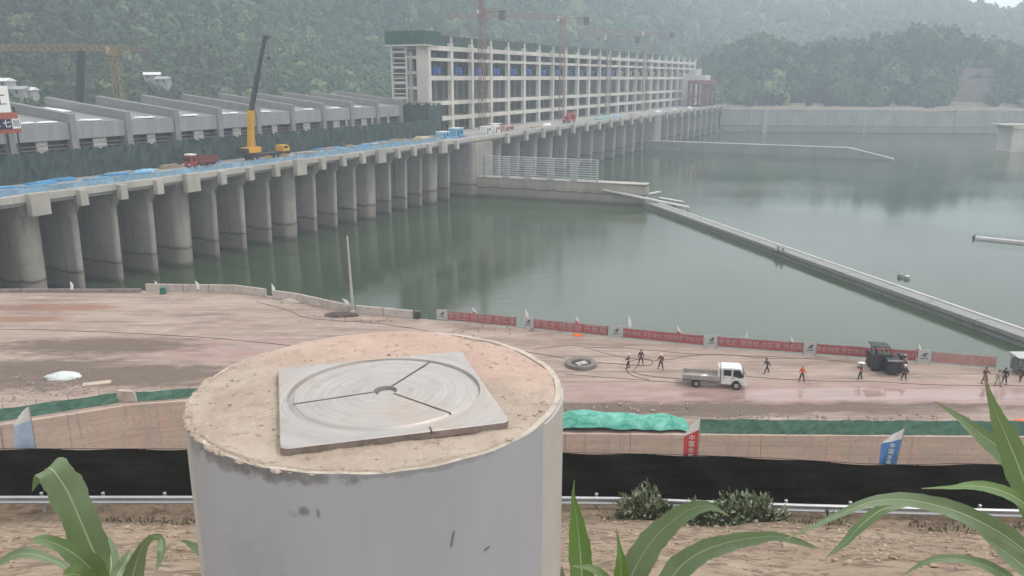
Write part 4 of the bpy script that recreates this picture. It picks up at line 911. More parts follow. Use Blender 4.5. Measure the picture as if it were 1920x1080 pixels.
# ---- slogan banners
BRED = mat('banner_red', (.36, .10, .105), .7, var=.18, scale=.6); BFAD = mat('banner_faded', (.42, .225, .205), .7, var=.2, scale=.8); BTX = mat('banner_letters', (.52, .34, .33), .7, var=.1); BWH = mat('banner_white', (.44, .44, .43), .7, var=.12); LOGO = mat('logo_dark', (.06, .075, .11), .6)
def edge_base(px): return float(np.interp(px, [e[0] for e in EDGE], [e[1] for e in EDGE]))+1.5
def banner(xl, xr, words, lab, m, cellw=None, h=1.12):
    a, b_ = at(xl, edge_base(xl)+.6, 0), at(xr, edge_base(xr)+.6, 0); d = b_-a; L = d.length; t = thing('slogan_banner', lab, 'banner', a, math.atan2(d.y, d.x), 'red slogan banners along the yard edge')
    ns = max(6, int(L/1.2))
    MB().grid(lambda u, v: (u*L, .06*math.sin(u*L*1.7)*math.sin(math.pi*v)+.02, .32+h*v-.05*math.sin(u*math.pi*3)**2*(v)), ns, 4).build('cloth', m, t, solid=.012)
    mb = MB()
    for k in range(int(L/3)+1): mb.beam((k*L/max(1, int(L/3)), .12, -.02), (k*L/max(1, int(L/3)), .12, 1.55), .06)
    mb.beam((0, .12, .3), (L, .12, .3), .05).beam((0, .12, 1.5), (L, .12, 1.5), .05).build('frame', STL, t)
    n = len(words)
    if n: text(words, min(.95, 1.16*L/n), BTX, t, Matrix.Translation((L/2, -.075, .32+h*.5)) @ TXT)
def logo_board(px, lab, w_=1.35, faded=False):
    a = at(px, edge_base(px)+.9, 0); t = thing('logo_board', lab, 'sign', a, -.09, 'white logo boards between the banners')
    MB().box(-w_/2, w_/2, 0, .05, .3, 1.62).build('board', BWH, t, bevel=.01)
    mb = MB()
    for z0, z1, x0, x1 in ((1.12, 1.28, -.05, .32), (.98, 1.1, -.28, .18), (.86, .96, -.12, .22)): mb.prism([(x0, z0), (x1, z0+.05), (x1-.06, z1+.05), (x0+.1, z1)], -.03, -.003, 'y')
    mb.build('emblem', LOGO, t); MB().box(-.4, .4, -.02, -.003, .62, .70).build('name_line', LOGO, t)
    MB().beam((-w_/2+.1, .1, -.02), (-w_/2+.1, .1, 1.6), .06).beam((w_/2-.1, .1, -.02), (w_/2-.1, .1, 1.6), .06).beam((-w_/2, .1, 1.4), (w_/2, .1, 1.4), .05).build('stand', STL, t)
banner(840, 967, '学党史 悟思想 办实事', 'short red banner, first from the left, just right of the dark drum', BRED)
banner(1001, 1139, '学党史 悟思想 开新局', 'red banner second from the left, between the first two inner logo boards', BRED)
banner(1168, 1318, '学史明理 学史增信 学史崇德 学史力行', 'red banner of four four-character phrases behind the three workers', BRED)
banner(1345, 1505, '学党史 悟思想 办实事 开新局', 'red banner above and behind the white truck', BRED)
banner(1530, 1716, '学史明理 学史增信 学史崇德 学史力行', 'red banner behind the dark paving machine', BRED)
banner(1746, 1866, '学党史 悟思想 开新局', 'faded pink banner at the right end of the row', BFAD)
for px, lab in [(829, 'white logo board at the left end of the banner row'), (990, 'white logo board between the first and second red banners'), (1155, 'white logo board between the second and third red banners'), (1333, 'white logo board above the rear of the white truck'), (1518, 'white logo board right of the banner behind the truck'), (1731, 'pale logo board right of the dark paving machine')]: logo_board(px, lab)
# ---- small blade flags along the edge
FR = mat('flag_red', (.56, .09, .09), .7, var=.15); FWt = mat('flag_white', (.72, .72, .71), .7, var=.1); FB = mat('flag_blue', (.10, .24, .50), .7, var=.15); FLB = mat('flag_pale_blue', (.42, .54, .70), .6, var=.12)
def blade_flag(lab, base, h, wd, m, lean=0.0, turn=0.0, tip=FWt, split=.62, words='', wm=None, grp='small blade flags along the yard edge', zb=.9, thick=.012, side=1):
    t = thing('blade_flag', lab, 'flag', base, turn, grp)
    t.rotation_euler = (0, lean, turn)
    MB().tube([(0, 0, -.1), (0, 0, zb+h*1.02)], [.025, .015], 6).build('pole', STL, t)
    def sh(u, v):
        top = 1-.32*u*u if side else 1
        z = zb+v*h*(1-.26*u**1.2); x = .03+u*wd*(1-.35*max(0, v-.75)/.25*(1)); return (side*x, .10*wd*math.sin(u*5+v*4)*u, z)
    mb = MB().grid(lambda u, v: sh(u, v*split), 6, 10); mb.build('cloth', m, t, solid=thick)
    mb = MB().grid(lambda u, v: sh(u, split+v*(1-split)), 6, 6); mb.build('tip_cloth', tip, t, solid=thick)
    if words:
        for k, ch in enumerate(words):
            v = split-(k+.7)/len(words)*split*.95; q = sh(.5, v); text(ch, h*split/len(words)*.80, wm, t, Matrix.Translation((q[0], -.10*wd-.03, q[2])) @ TXT)
for px, py, hp, m, ln, lab in [(132, 549, 20, FWt, .1, 'small white flag at the far left in front of a pier'), (291, 546, 18, FWt, .05, 'small white flag in front of the fourth pier'), (370, 548, 20, FWt, -.1, 'small white flag standing on the pale pink barrier'), (511, 560, 26, FWt, .0, 'white flag between two barriers left of the tall pole'), (658, 584, 26, FWt, -.55, 'white flag leaning away left at the tall pole'),
        (889, 604, 26, FR, -.15, 'red flag with white tip on the first banner'), (984, 612, 30, FWt, .0, 'tall white flag beside the second logo board'), (1078, 624, 30, FR, .0, 'red flag with white tip on the second banner'), (1174, 635, 40, FWt, .05, 'thin white flag at the left end of the third banner'), (1270, 645, 32, FR, -.08, 'red flag with white tip on the third banner'), (1383, 655, 34, FWt, .4, 'white flag leaning right behind the white truck'), (1478, 662, 28, FR, .05, 'red flag on the banner right of the truck'), (1716, 680, 34, FR, .03, 'red flag right of the dark paving machine')]:
    q = at(px, py, 0); d = q.y*CP+CZ*SP; h = hp/F*d
    blade_flag(lab, q, h*.85, .42, m, ln, 0.0, zb=h*.3)
# ---- white double-cab truck
def small_truck(lab, x0, x1, yb0, yb1):
    a, b_ = at(1291, 725, 0), at(1384, 731, 0); d = b_-a; c = (a+b_)/2; c += Vector((-d.y, d.x, 0)).normalized()*.85; L = 6.0
    t = thing('flatbed_truck', lab, 'truck', (c.x+.05, c.y, 0), math.atan2(d.y, d.x)); TW = mat('truck_white', (.76, .76, .74), .35, var=.06, scale=1, dirt=.35, dirtcol=(.5, .42, .36)); GL = MATS['cab_glass']; BEDC = mat('bed_grey', (.34, .31, .29), .7, var=.25, dirt=.5, dirtcol=(.3, .22, .17)); BLK = mat('plastic_black', (.03, .03, .032), .6)
    MB().box(-2.95, 2.3, -.42, .42, .52, .78).build('chassis', BLK, t)
    for x in (-1.75, 2.15):
        for y in (-.82, .82):
            mb = MB(); wheel(mb, x, y, .41, .41, .28 if x > 0 else .36); o = mb.build('wheel', TYRE, t, smooth=True); MB().lathe([(.02, -.16), (.2, -.16), (.24, -.1), (.24, .1), (.02, .16)], 14, (x, y+(.04 if y > 0 else -.04), .41), 'y').build('rim', BEDC, o)
    body = [(.62, .62), (.62, 2.12), (.75, 2.22), (2.35, 2.22), (2.62, 2.12), (3.0, 1.35), (3.07, .95), (3.05, .45), (2.62, .45), (2.58, .75), (2.4, .92), (1.95, .92), (1.75, .75), (1.7, .5), (.7, .5)]
    MB().prism(body, -.88, .88, 'y').build('cab', TW, t, bevel=.05)
    MB().prism([(2.68, 2.04), (3.01, 1.40), (3.03, 1.42), (2.70, 2.06)], -.80, .80, 'y').build('windscreen', GL, t)
    for s in (-1, 1):
        y0, y1 = sorted((s*.882, s*.9))
        o = MB().prism([(1.78, 1.38), (1.78, 2.06), (2.38, 2.06), (2.82, 1.36), (2.5, 1.22)], y0, y1, 'y').build('front_window', GL, t)
        MB().prism([(.85, 1.42), (.85, 2.04), (1.6, 2.04), (1.6, 1.42)], y0, y1, 'y').build('rear_window', GL, t)
        dm = MB(); dm.box(1.655, 1.685, min(s*.881, s*.893), max(s*.881, s*.893), .6, 2.1); dm.box(.73, .75, min(s*.881, s*.893), max(s*.881, s*.893), .6, 2.1); dm.build('door_seam', BEDC, t); MB().box(1.72, 1.88, min(s*.882, s*.92), max(s*.882, s*.92), 1.16, 1.22).box(.85, 1.0, min(s*.882, s*.92), max(s*.882, s*.92), 1.16, 1.22).build('handle', BLK, t)
        MB().beam((2.6, s*.9, 1.9), (2.72, s*1.12, 1.85), .04).obox((2.72, s*1.15, 1.65), (.06, .18, .4)).build('mirror', BLK, t); MB().box(3.03, 3.09, min(s*.5, s*.82), max(s*.5, s*.82), .82, 1.0).build('headlight', FWt, t)
    MB().box(2.99, 3.14, -.9, .9, .38, .62).build('bumper', TW, t, bevel=.03); MB().box(3.04, 3.075, -.4, .4, .8, 1.05).build('grille', BLK, t)
    o = MB().box(-3.0, .42, -.95, .95, .80, .88).build('bed_floor', BEDC, t)
    MB().box(-3.0, .42, -.98, -.92, .83, 1.28).build('side_board', BEDC, t, bevel=.01); MB().box(-3.0, .42, .92, .98, .83, 1.28).build('side_board', BEDC, t, bevel=.01); MB().box(-3.06, -3.0, -.95, .95, .83, 1.26).build('tailgate', BEDC, t, bevel=.01); MB().box(.42, .5, -.95, .95, .83, 2.2).build('headboard', TW, t, bevel=.02)
    MB().tube([(-.6, -.5, .62), (.4, -.5, .62)], .2, 10).build('fuel_tank', STL, t, smooth=True); MB().box(-3.05, -2.95, -.8, .8, .5, .7).build('rear_bumper', BLK, t)
    o = lumpy(2, .42, .35, .25, 55, WHT, 'white_sack'); o.location = Vector(t.location)+Vector((-.9, .1, .87)); tag(o, 'crumpled white sack lying on the truck bed', 'sack')
small_truck('white double-cab flatbed truck with dusty grey bed parked on the yard', 0, 0, 0, 0)
# ---- dark paving machine with canopy
c0 = at(1674, 704, 0); t = thing('paving_machine', 'dark paving machine with canopy and big front hopper on the yard', 'machine', (c0.x, c0.y+1.5, 0), -.12); t.scale = (.9, .9, .9); PB = mat('paver_black', (.035, .04, .045), .6, var=.3, dirt=.4, dirtcol=(.16, .13, .1)); PG = mat('paver_green', (.05, .065, .04), .6, var=.3); PBR = mat('paver_brown', (.16, .12, .09), .7, var=.3)
MB().box(-.55, 1.05, -1.75, -.2, .25, 1.75).build('hopper', PB, t, bevel=.06); MB().box(-.6, 1.1, -1.8, -1.72, 1.72, 1.88).build('hopper_lip', mat('worn_steel', (.4, .4, .4), .5, .5), t)
MB().prism([(-1.75, .5), (-1.75, 1.7), (-1.2, 2.0), (.6, 1.95), (1.0, 1.6), (1.0, .5)], -.15, 1.3, 'y').build('body', PG, t, bevel=.08)
MB().tube([(-1.55, .9, 1.8), (-1.75, .9, 3.1)], .06, 6).tube([(-1.55, -.5, 1.8), (-1.75, -.5, 3.1)], .06, 6).tube([(.15, -.5, 1.9), (-.12, -.5, 3.0)], .06, 6).tube([(.15, .9, 1.9), (-.12, .9, 3.0)], .06, 6).box(-2.0, 0.0, -.7, 1.1, 3.0, 3.01).build('canopy_posts', PB, t)
MB().prism([(-2.1, 3.10), (-1.2, 3.03), (.0, 2.98), (.0, 3.06), (-1.2, 3.12), (-2.1, 3.18)], -.75, 1.15, 'y').build('canopy', PB, t, bevel=.02)
MB().box(-1.85, -1.02, -.75, 1.9, .25, 1.95).build('side_tank', PB, t, bevel=.08); MB().box(-1.0, -.58, -.6, 0, .4, 1.5).build('frame_plate', PB, t, bevel=.04)
for x, y, r, wd_ in ((-1.45, -.2, .55, .6), (-1.45, 1.3, .55, .6), (.95, 1.2, .5, .5)):
    mb = MB().lathe([(r*.5, -wd_/2), (r*.94, -wd_/2), (r, -wd_*.38), (r, wd_*.38), (r*.94, wd_/2), (r*.5, wd_/2)], 20, (x, y, r), 'x'); o = mb.build('wheel', TYRE, t, smooth=True); MB().lathe([(.03, -wd_*.52), (r*.48, -wd_*.52), (r*.5, wd_*.52), (.03, wd_*.52)], 14, (x, y, r), 'x').build('rim', PB, o)
MB().box(-1.3, -.8, .1, .6, 1.9, 2.0).box(-1.35, -1.2, .1, .6, 1.9, 2.5).build('seat', PB, t, bevel=.03); MB().tube([(-.5, .35, 1.95), (-.62, .35, 2.3)], .03, 6).lathe([(.2, 2.3), (.2, 2.33), (.15, 2.34)], 12, (-.62, .35, 0)).build('steering_wheel', PB, t)
MB().box(1.15, 2.0, -.7, .9, .5, 1.5).build('screed', PBR, t, bevel=.05); MB().box(1.0, 2.25, -.9, 1.1, .12, .4).build('screed_plate', PBR, t, bevel=.03); MB().box(1.2, 1.9, -.5, .7, 1.75, 2.05).beam((1.5, 0, 1.5), (1.5, 0, 1.8), .1).build('control_console', PB, t, bevel=.03)
# canopy machine cut by the right edge
c0 = at(1921, 708, 0); t = thing('covered_generator', 'grey covered machine under a pale canopy at the right edge of the yard', 'machine', (c0.x+1.0, c0.y+1.2, 0), -.1)
MB().box(-1.3, 2.6, -.7, .9, .25, 1.55).build('body', mat('gen_grey', (.14, .15, .14), .6, var=.2), t, bevel=.08); MB().prism([(-1.5, 1.9), (2.8, 2.05), (2.8, 2.12), (-1.5, 1.97)], -1, 1.2, 'y').build('canopy', mat('canopy_grey', (.42, .44, .44), .6), t)
MB().beam((-1.2, -.8, .1), (-1.3, -.9, 1.9), .06).beam((2.5, -.8, .1), (2.5, -.9, 2.0), .06).beam((-1.2, 1, .1), (-1.3, 1.1, 1.9), .06).beam((2.5, 1, .1), (2.5, 1.1, 2.0), .06).box(-1.3, 2.5, -.9, 1.1, 1.93, 1.94).build('canopy_frame', STL, t)
for x in (-.8, 2.0):
    for y in (-.75, .95): mb = MB(); wheel(mb, x, y, .32, .32, .2); mb.build('wheel', TYRE, t, smooth=True)
# ---- concrete ring, hoses, cables, tarps, rubble
c0 = at(1089, 685, 0); t = thing('concrete_ring', 'low dark grey ring of concrete around an open shaft on the yard', 'ring', c0)
MB().lathe([(1.68, -.05), (1.72, .1), (1.66, .38), (1.5, .46), (1.25, .42), (1.1, .3), (1.08, -.05)], 40).build('rim', mat('ring_concrete', (.19, .175, .155), .9, var=.3, scale=1.5, bump=.5, bd=.05), t, smooth=True)
MB().obox((.1, .1, .20), (1.3, .7, .1), rz=.6, rx=.1).build('cover_slab', mat('slab_grey', (.42, .41, .39), .8), t); lumpy(2, .95, .9, .22, 3, mat('shaft_fill', (.09, .08, .07), .95), 'fill', t)
HOSE = mat('hose_dark', (.085, .068, .056), .8)
def hose(name, lab, pts, r=.03, m=HOSE, cat='hose', wob=.12):
    P3 = [at(x, y, 0) for x, y in pts]; out = []
    for i in range(len(P3)-1):
        p0, p1, p2, p3 = P3[max(i-1, 0)], P3[i], P3[i+1], P3[min(i+2, len(P3)-1)]
        for k in range(10):
            s = k/10; q = .5*((2*p1)+(p2-p0)*s+(2*p0-5*p1+4*p2-p3)*s*s+(3*p1-p0-3*p2+p3)*s**3); q.z = r*.9; out.append(q+Vector((0, wob*(random.random()-.5), 0)))
    out.append(Vector((P3[-1].x, P3[-1].y, r*.9))); tag(MB().tube(out, r, 6).build(name, m, smooth=True), lab, cat)
hose('hose', 'dark hose looping round the feet of two workers on the yard', [(1062, 684), (1110, 680), (1175, 684), (1215, 686), (1223, 678), (1205, 673), (1180, 680), (1176, 697), (1195, 708), (1215, 712), (1216, 715)])
hose('hose', 'dark hose curving from the workers towards the white truck', [(1200, 684), (1188, 697), (1215, 705), (1278, 711)])
hose('cable', 'long dark cable lying across the middle of the yard', [(1060, 702), (1140, 708), (1215, 714), (1280, 719)], .024, cat='cable')
hose('cable', 'dark cable crossing the left half of the yard', [(-60, 618), (60, 618), (170, 622), (300, 628), (420, 636), (560, 650)], .03, cat='cable')
hose('cable', 'thin cable from the barrier end across the yard behind the pillar', [(480, 566), (540, 582), (580, 597), (700, 606), (760, 614), (840, 628), (960, 655), (1060, 672)], .03, cat='cable')
hose('cable', 'dark cable on the ground in front of the red banners', [(1110, 652), (1200, 655), (1300, 664), (1420, 668), (1560, 676), (1640, 682)], .024, cat='cable')
hose('cable', 'cable running along the right half of the yard below the workers', [(1400, 706), (1520, 714), (1640, 716), (1760, 722), (1900, 723), (2000, 726)], .024, cat='cable')
hose('cable', 'cable loop lying between the ring and the banners', [(1000, 655), (1080, 648), (1140, 664), (1230, 676), (1330, 664), (1440, 672), (1560, 671)], .022, cat='cable')
GTARP = NB('green_tarp'); p = GTARP.obj(); n1 = GTARP.noise(GTARP.map(p, (1, 1, 2)), .9, 6, .65, .6); c = GTARP.mix(GTARP.rng(n1, .3, .7), (.03, .27, .19), (.20, .50, .41)); c = GTARP.mix(GTARP.rng(GTARP.noise(p, 4, 4, .6), .55, .75, 0, .5), c, (.33, .55, .48)); GTARP.set(c, .75); GTARP.bump(n1, .6, .15)
a0, a1 = at(1040, 806, 0), at(1296, 808, 0); d = a1-a0
t = thing('green_tarpaulin', 'bright turquoise-green tarpaulin draped over a long mound at the yard edge', 'tarpaulin', a0, math.atan2(d.y, d.x)); L = d.length
def tf(u, v):
    e = min(1, u*9, (1-u)*7)**.6; hgt = (1.35+.15*math.sin(u*7))*(1-.25*u)*e
    return (u*L, -.5+v*3.4+.12*math.sin(u*23+v*3), -.02+hgt*math.sin(math.pi*(.04+.96*v)**.8)**.75+.10*(float(fbm(np.array([u*14+3]), np.array([v*5+3]), 4, 8)[0])-.5)*2*e)
MB().grid(tf, 70, 16).build('cover', GTARP.m, t, smooth='all')
SNET = NB('low_green_net'); p = SNET.obj(); n1 = SNET.noise(SNET.map(p, (1, 1, 1.5)), 1.1, 6, .7); n2 = SNET.noise(p, 9, 3, .7)
c = SNET.mix(SNET.rng(n1, .3, .7), (.04, .10, .07), (.085, .17, .125)); c = SNET.mix(SNET.rng(n2, .6, .75, 0, .6), c, (.20, .29, .23)); SNET.set(c, .9); SNET.bump(n1, .5, .08)
def low_net(lab, pts, h0, h1):
    P3 = [at(x, y, 0) for x, y in pts]; o0 = P3[0]; t = thing('net_fence', lab, 'fence', o0); mb = MB(); mp_ = MB(); k0 = 0
    cum = [0]
    for a, b_ in zip(P3[:-1], P3[1:]): cum.append(cum[-1]+(b_-a).length)
    T = cum[-1]; n = int(T/.35)
    def pt(s): return Vector((np.interp(s, cum, [q.x for q in P3]), np.interp(s, cum, [q.y for q in P3]), 0))-o0
    for i in range(n+1):
        s = T*i/n; q = pt(s); h = h0+(h1-h0)*i/n; sag = .05*math.sin(s*.7)**2+.04*(random.random()-.5)
        for j in range(5): v = j/4; mb.v.append((q.x+random.uniform(-.02, .02), q.y-.55*(1-v)+random.uniform(-.05, .05)+.03*math.sin(s*1.3+v*3), .01+(h-sag)*v))
    for i in range(n):
        for j in range(4): a = i*5+j; mb.f.append((a, a+5, a+6, a+1))
    mb.build('net', SNET.m, t, recalc=False)
    for i in range(int(T/2.6)+1): q = pt(min(T, i*2.6)); mp_.beam((q.x, q.y+.12, -.02), (q.x+random.uniform(-.1, .1), q.y+.12, h0+.25+random.random()*.15), .05)
    mp_.build('stakes', TIM, t)
low_net('sagging dark green net fence at the left edge of the yard', [(-120, 803), (0, 787), (120, 768), (228, 751)], 1.15, .85)
low_net('short dark green net fence between the gap and the pillar', [(250, 750), (320, 745), (378, 741), (480, 745)], .8, .8)
low_net('long dark green net fence along the right yard edge beyond the tarpaulin', [(1308, 808), (1500, 810), (1700, 811), (1920, 812), (2150, 818)], 1.15, 1.15)
o = lumpy(3, 1.9, 1.1, .55, 71, mat('pale_tarp', (.62, .66, .66), .5, var=.2, scale=.8, bump=.5, bd=.1), 'plastic_sheet'); o.location = at(118, 707, 0); tag(o, 'crumpled pale plastic sheet lying on dark mud at the left', 'sheet')
OR = mat('orange_plastic', (.85, .16, .03), .6, var=.1)
o = lumpy(2, .7, .4, .22, 73, OR, 'orange_cloth'); o.location = at(1083, 629, 0); tag(o, 'bright orange cloth lying below the second red banner', 'cloth')
o = lumpy(2, .55, .35, .4, 75, OR, 'orange_bag'); o.location = at(1911, 793, 0); tag(o, 'bright orange bundle on the yard beside the corn leaf at right', 'bundle')
o = MB().obox((0, 0, .1), (2.6, .9, .2), rz=.35).build('concrete_slab', mat('slab_tan', (.5, .42, .35), .9, var=.2), bevel=.03); o.location = at(182, 721, 0); tag(o, 'pale tan concrete slab lying on mud near the green net gap', 'slab')
o = MB().prism([(-1, 0), (1, 0), (.7, 1.05), (-.8, 1.15)], -.25, .25, 'y').build('concrete_block', mat('slab_tan2', (.46, .38, .32), .9, var=.25), bevel=.04); o.location = at(239, 752, 0); tag(o, 'pale block closing the gap between two green net fences', 'block')
def rubble(name, lab, boxes, n, smin, smax, m, zf=None):
    mb = MB(); g = random.Random(n)
    for i in range(n):
        x0, x1, y0, y1 = boxes[i % len(boxes)]; q = at(g.uniform(x0, x1), g.uniform(y0, y1), 0) if zf is None else None
        if q is None: x, y = g.uniform(x0, x1), g.uniform(y0, y1); q = Vector((x, y, zf(x, y)))
        s = g.uniform(smin, smax)*g.uniform(.6, 1.4); k = len(mb.v); mb.obox((q.x, q.y, q.z+s*.2), (s*g.uniform(.7, 1.5), s*g.uniform(.6, 1.2), s*g.uniform(.4, .9)), rz=g.uniform(0, 3), rx=g.uniform(-.4, .4), ry=g.uniform(-.4, .4))
        for j in range(k, len(mb.v)): v = mb.v[j]; mb.v[j] = (v[0]+g.uniform(-.2, .2)*s, v[1]+g.uniform(-.2, .2)*s, v[2]+g.uniform(-.15, .15)*s)
    tag(mb.build(name, m), lab, 'rubble', kind='stuff')
RUB = mat('rubble_mixed', (.30, .24, .20), .95, var=.45, scale=1.2)
rubble('yard_rubble', 'broken stones and rubble strewn over the muddy parts of the yard', [(30, 170, 698, 745), (-40, 110, 705, 760), (1330, 1440, 776, 800), (1060, 1300, 758, 772), (1440, 1750, 778, 800), (30, 170, 700, 740), (560, 800, 590, 605), (840, 1060, 608, 632)], 520, .05, .2, RUB)
rubble('slope_clods', 'earth clods and stones strewn over the slope below the guardrail', [(-17, 17, 11, 23.6)], 1500, .02, .09, mat('clod_earth', (.34, .25, .18), .95, var=.4, scale=2), slope_z)
rubble('slope_litter', 'dry pale stalks and litter scattered on the earth slope', [(-17, 17, 11.5, 23.8)], 260, .03, .08, mat('dry_litter', (.42, .34, .25), .9, var=.3, scale=2), slope_z)

# ---- people on the yard
SKIN = mat('skin', (.42, .25, .17), .55, var=.05); HAIR = mat('hair_black', (.015, .013, .012), .6)
def skin_mesh(name, nodes, edges, m, parent, sub=1):
    me = bpy.data.meshes.new(name); me.from_pydata([n[0] for n in nodes], edges, []); o = bpy.data.objects.new(name, me); COL.objects.link(o)
    md = o.modifiers.new('skin', 'SKIN'); sk = me.skin_vertices[0].data
    for i, n in enumerate(nodes): sk[i].radius = (n[1], n[1]) if not isinstance(n[1], tuple) else n[1]; sk[i].use_root = (i == 0)
    md.use_smooth_shade = True; s = o.modifiers.new('sub', 'SUBSURF'); s.levels = sub; s.render_levels = sub
    dg = bpy.context.evaluated_depsgraph_get(); nm = bpy.data.meshes.new_from_object(o.evaluated_get(dg)); bpy.data.objects.remove(o)
    q = bpy.data.objects.new(name, nm); COL.objects.link(q); nm.materials.clear(); nm.materials.append(m); q.parent = parent
    return q
def person(lab, px, py, face=0, H=1.70, jacket=(.05, .05, .06), trousers=(.04, .04, .05), vest=None, helmet=None, legs=(.12, -.10, .14, .12), arms=((.32, .08, .1), (.3, .05, .12)), lean=0.0, head_down=.1):
    """legs: forward swing left/right, half stance, knee bend; arms: per side (out, forward, elbow bend forward); face: heading (0 = away from camera)"""
    b0 = at(px, py, 0); t = thing('person', lab, 'person', b0, face, 'people working on the yard'); k = H/1.70; V3 = lambda x, y, z: Vector((x*k, y*k, z*k))
    hip = V3(0, 0, .90); tilt = Matrix.Rotation(-lean, 3, 'X')
    def up(x, y, z): return hip + tilt @ V3(x, y, z)
    N = [(hip, .125*k), (up(0, 0, .18), .12*k), (up(0, .01, .38), .135*k), (up(0, 0, .50), .08*k), (up(0, .01, .58), .055*k), (up(0, .03+head_down*.1, .66), .088*k), (up(0, .03+head_down*.1, .73), .092*k), (up(0, .02+head_down*.1, .79), .06*k)]
    E = [(0, 1), (1, 2), (2, 3), (3, 4), (4, 5), (5, 6), (6, 7)]
    tr_n = [(hip, .135*k), (up(0, 0, .10), .128*k)]; tr_e = [(0, 1)]; jk_n = [(up(0, 0, -.03), .142*k), (up(0, 0, .18), .155*k), (up(0, .01, .38), .17*k), (up(0, 0, .49), .085*k)]; jk_e = [(0, 1), (1, 2), (2, 3)]
    hands = []; feet = []
    for s, sw, ar in ((-1, legs[0], arms[0]), (1, legs[1], arms[1])):
        hp = hip+V3(s*.09, 0, -.05); kn = hip+V3(s*(.09+legs[2]*.45), sw*.55+legs[3]*.5, -.45); an = V3(s*(.09+legs[2]), sw, .09); ln = .43*k
        toe = an+V3(s*.02, .15, -.055); i = len(N); N += [(hp, .085*k), (kn, .058*k), (an, .042*k), (toe, .032*k)]; E += [(0, i), (i, i+1), (i+1, i+2), (i+2, i+3)]
        j = len(tr_n); tr_n += [(hp, .112*k), (kn, .086*k), (an+V3(0, 0, .04), .072*k)]; tr_e += [(0, j), (j, j+1), (j+1, j+2)]; feet.append((an, toe))
        sh = up(s*.185, 0, .44); out, fw, el = ar; ed = (tilt @ Vector((s*math.sin(out), math.sin(fw)*math.cos(out), -math.cos(fw)*math.cos(out)))).normalized(); elb = sh+ed*.28*k
        f2 = fw+el; wd = (tilt @ Vector((s*math.sin(out*.6), math.sin(f2)*math.cos(out*.6), -math.cos(f2)*math.cos(out*.6)))).normalized(); wr = elb+wd*.25*k; pm = wr+wd*.06*k
        i = len(N); N += [(sh, .058*k), (elb, .042*k), (wr, .027*k), (pm, .03*k)]; E += [(2, i), (i, i+1), (i+1, i+2), (i+2, i+3)]
        side = wd.cross(Vector((s, 0, 0))).normalized()
        for q, (off, fl) in enumerate([(-.027, .075), (-.009, .085), (.009, .08), (.027, .062)]):
            base = pm+side*off*k+wd*.03*k; mid = base+wd*fl*.5*k; tip = mid+(wd*.8-Vector((s*.5, 0, 0))).normalized()*fl*.5*k; i2 = len(N); N += [(base, .010*k), (mid, .009*k), (tip, .007*k)]; E += [(i+3, i2), (i2, i2+1), (i2+1, i2+2)]
        th = wr+wd*.03*k-side*.03*k; i2 = len(N); N += [(th, .011*k), (th+(wd*.6-side*.8).normalized()*.05*k, .009*k)]; E += [(i+2, i2), (i2, i2+1)]
        j = len(jk_n); jk_n += [(sh, .085*k), (elb, .068*k), (wr-wd*.02*k, .052*k)]; jk_e += [(2, j), (j, j+1), (j+1, j+2)]; hands.append(pm)
    skin_mesh('body', N, E, SKIN, t, 1)
    skin_mesh('trousers', tr_n, tr_e, mat('cloth_%02d%02d%02d' % tuple(int(c*99) for c in trousers), trousers, .85, var=.2, scale=3), t)
    skin_mesh('jacket', jk_n, jk_e, mat('cloth_%02d%02d%02d' % tuple(int(c*99) for c in jacket), jacket, .85, var=.2, scale=3), t)
    if vest: skin_mesh('vest', [(up(0, 0, -.02), .152*k), (up(0, 0, .18), .167*k), (up(0, .01, .38), .183*k), (up(0, 0, .47), .10*k), (up(-.12, 0, .45), .085*k), (up(.12, 0, .45), .085*k)], [(0, 1), (1, 2), (2, 3), (2, 4), (2, 5)], mat('vest_%02d%02d%02d' % tuple(int(c*99) for c in vest), vest, .7, var=.12), t)
    hc = up(0, .03+head_down*.1, .69)
    for an, toe in feet: MB().obox(tuple((an+toe)/2+Vector((0, 0, -.035*k))), (.10*k, .27*k, .09*k)).build('shoe', DKM, t, bevel=.02)
    mb = MB(); fy = hc+V3(0, .085, 0)
    mb.lathe([(.004, -.02), (.016*k, -.015*k), (.012*k, .03*k)], 6, tuple(fy+V3(0, .005, -.02))); mb.build('nose', SKIN, t)
    MB().obox(tuple(fy+V3(-.033, -.006, .012)), (.02*k, .012*k, .01*k)).obox(tuple(fy+V3(.033, -.006, .012)), (.02*k, .012*k, .01*k)).build('eyes', HAIR, t); MB().obox(tuple(fy+V3(0, -.008, -.055)), (.045*k, .012*k, .01*k)).build('mouth', mat('lips', (.3, .13, .1), .6), t)
    MB().obox(tuple(hc+V3(-.088, 0, 0)), (.02*k, .04*k, .06*k)).obox(tuple(hc+V3(.088, 0, 0)), (.02*k, .04*k, .06*k)).build('ears', SKIN, t, bevel=.006)
    if helmet:
        MB().lathe([(.155*k, -.012*k), (.125*k, .0), (.122*k, .05*k), (.10*k, .10*k), (.05*k, .13*k), (.01, .135*k)], 16, tuple(hc+V3(0, .005, .035))).build('helmet', mat('helmet_%02d%02d%02d' % tuple(int(c*99) for c in helmet), helmet, .35, var=.05), t, smooth=True)
    MB().lathe([(.09*k, -.07*k), (.102*k, 0), (.10*k, .05*k), (.07*k, .09*k), (.01, .105*k)], 14, tuple(hc+V3(0, -.012, .012))).build('hair', HAIR, t, smooth=True)
    return t, hands
ORV = (.62, .13, .05); RDV = (.40, .07, .06); NAV = (.03, .035, .06); WHH = (.75, .75, .73)
person('worker in orange vest with white helmet, left of the two beside the hose', 1178, 691, 1.3, jacket=(.12, .05, .04), trousers=(.05, .05, .06), vest=ORV, helmet=(.62, .70, .74), arms=((.15, .5, .7), (.15, .4, .6)))
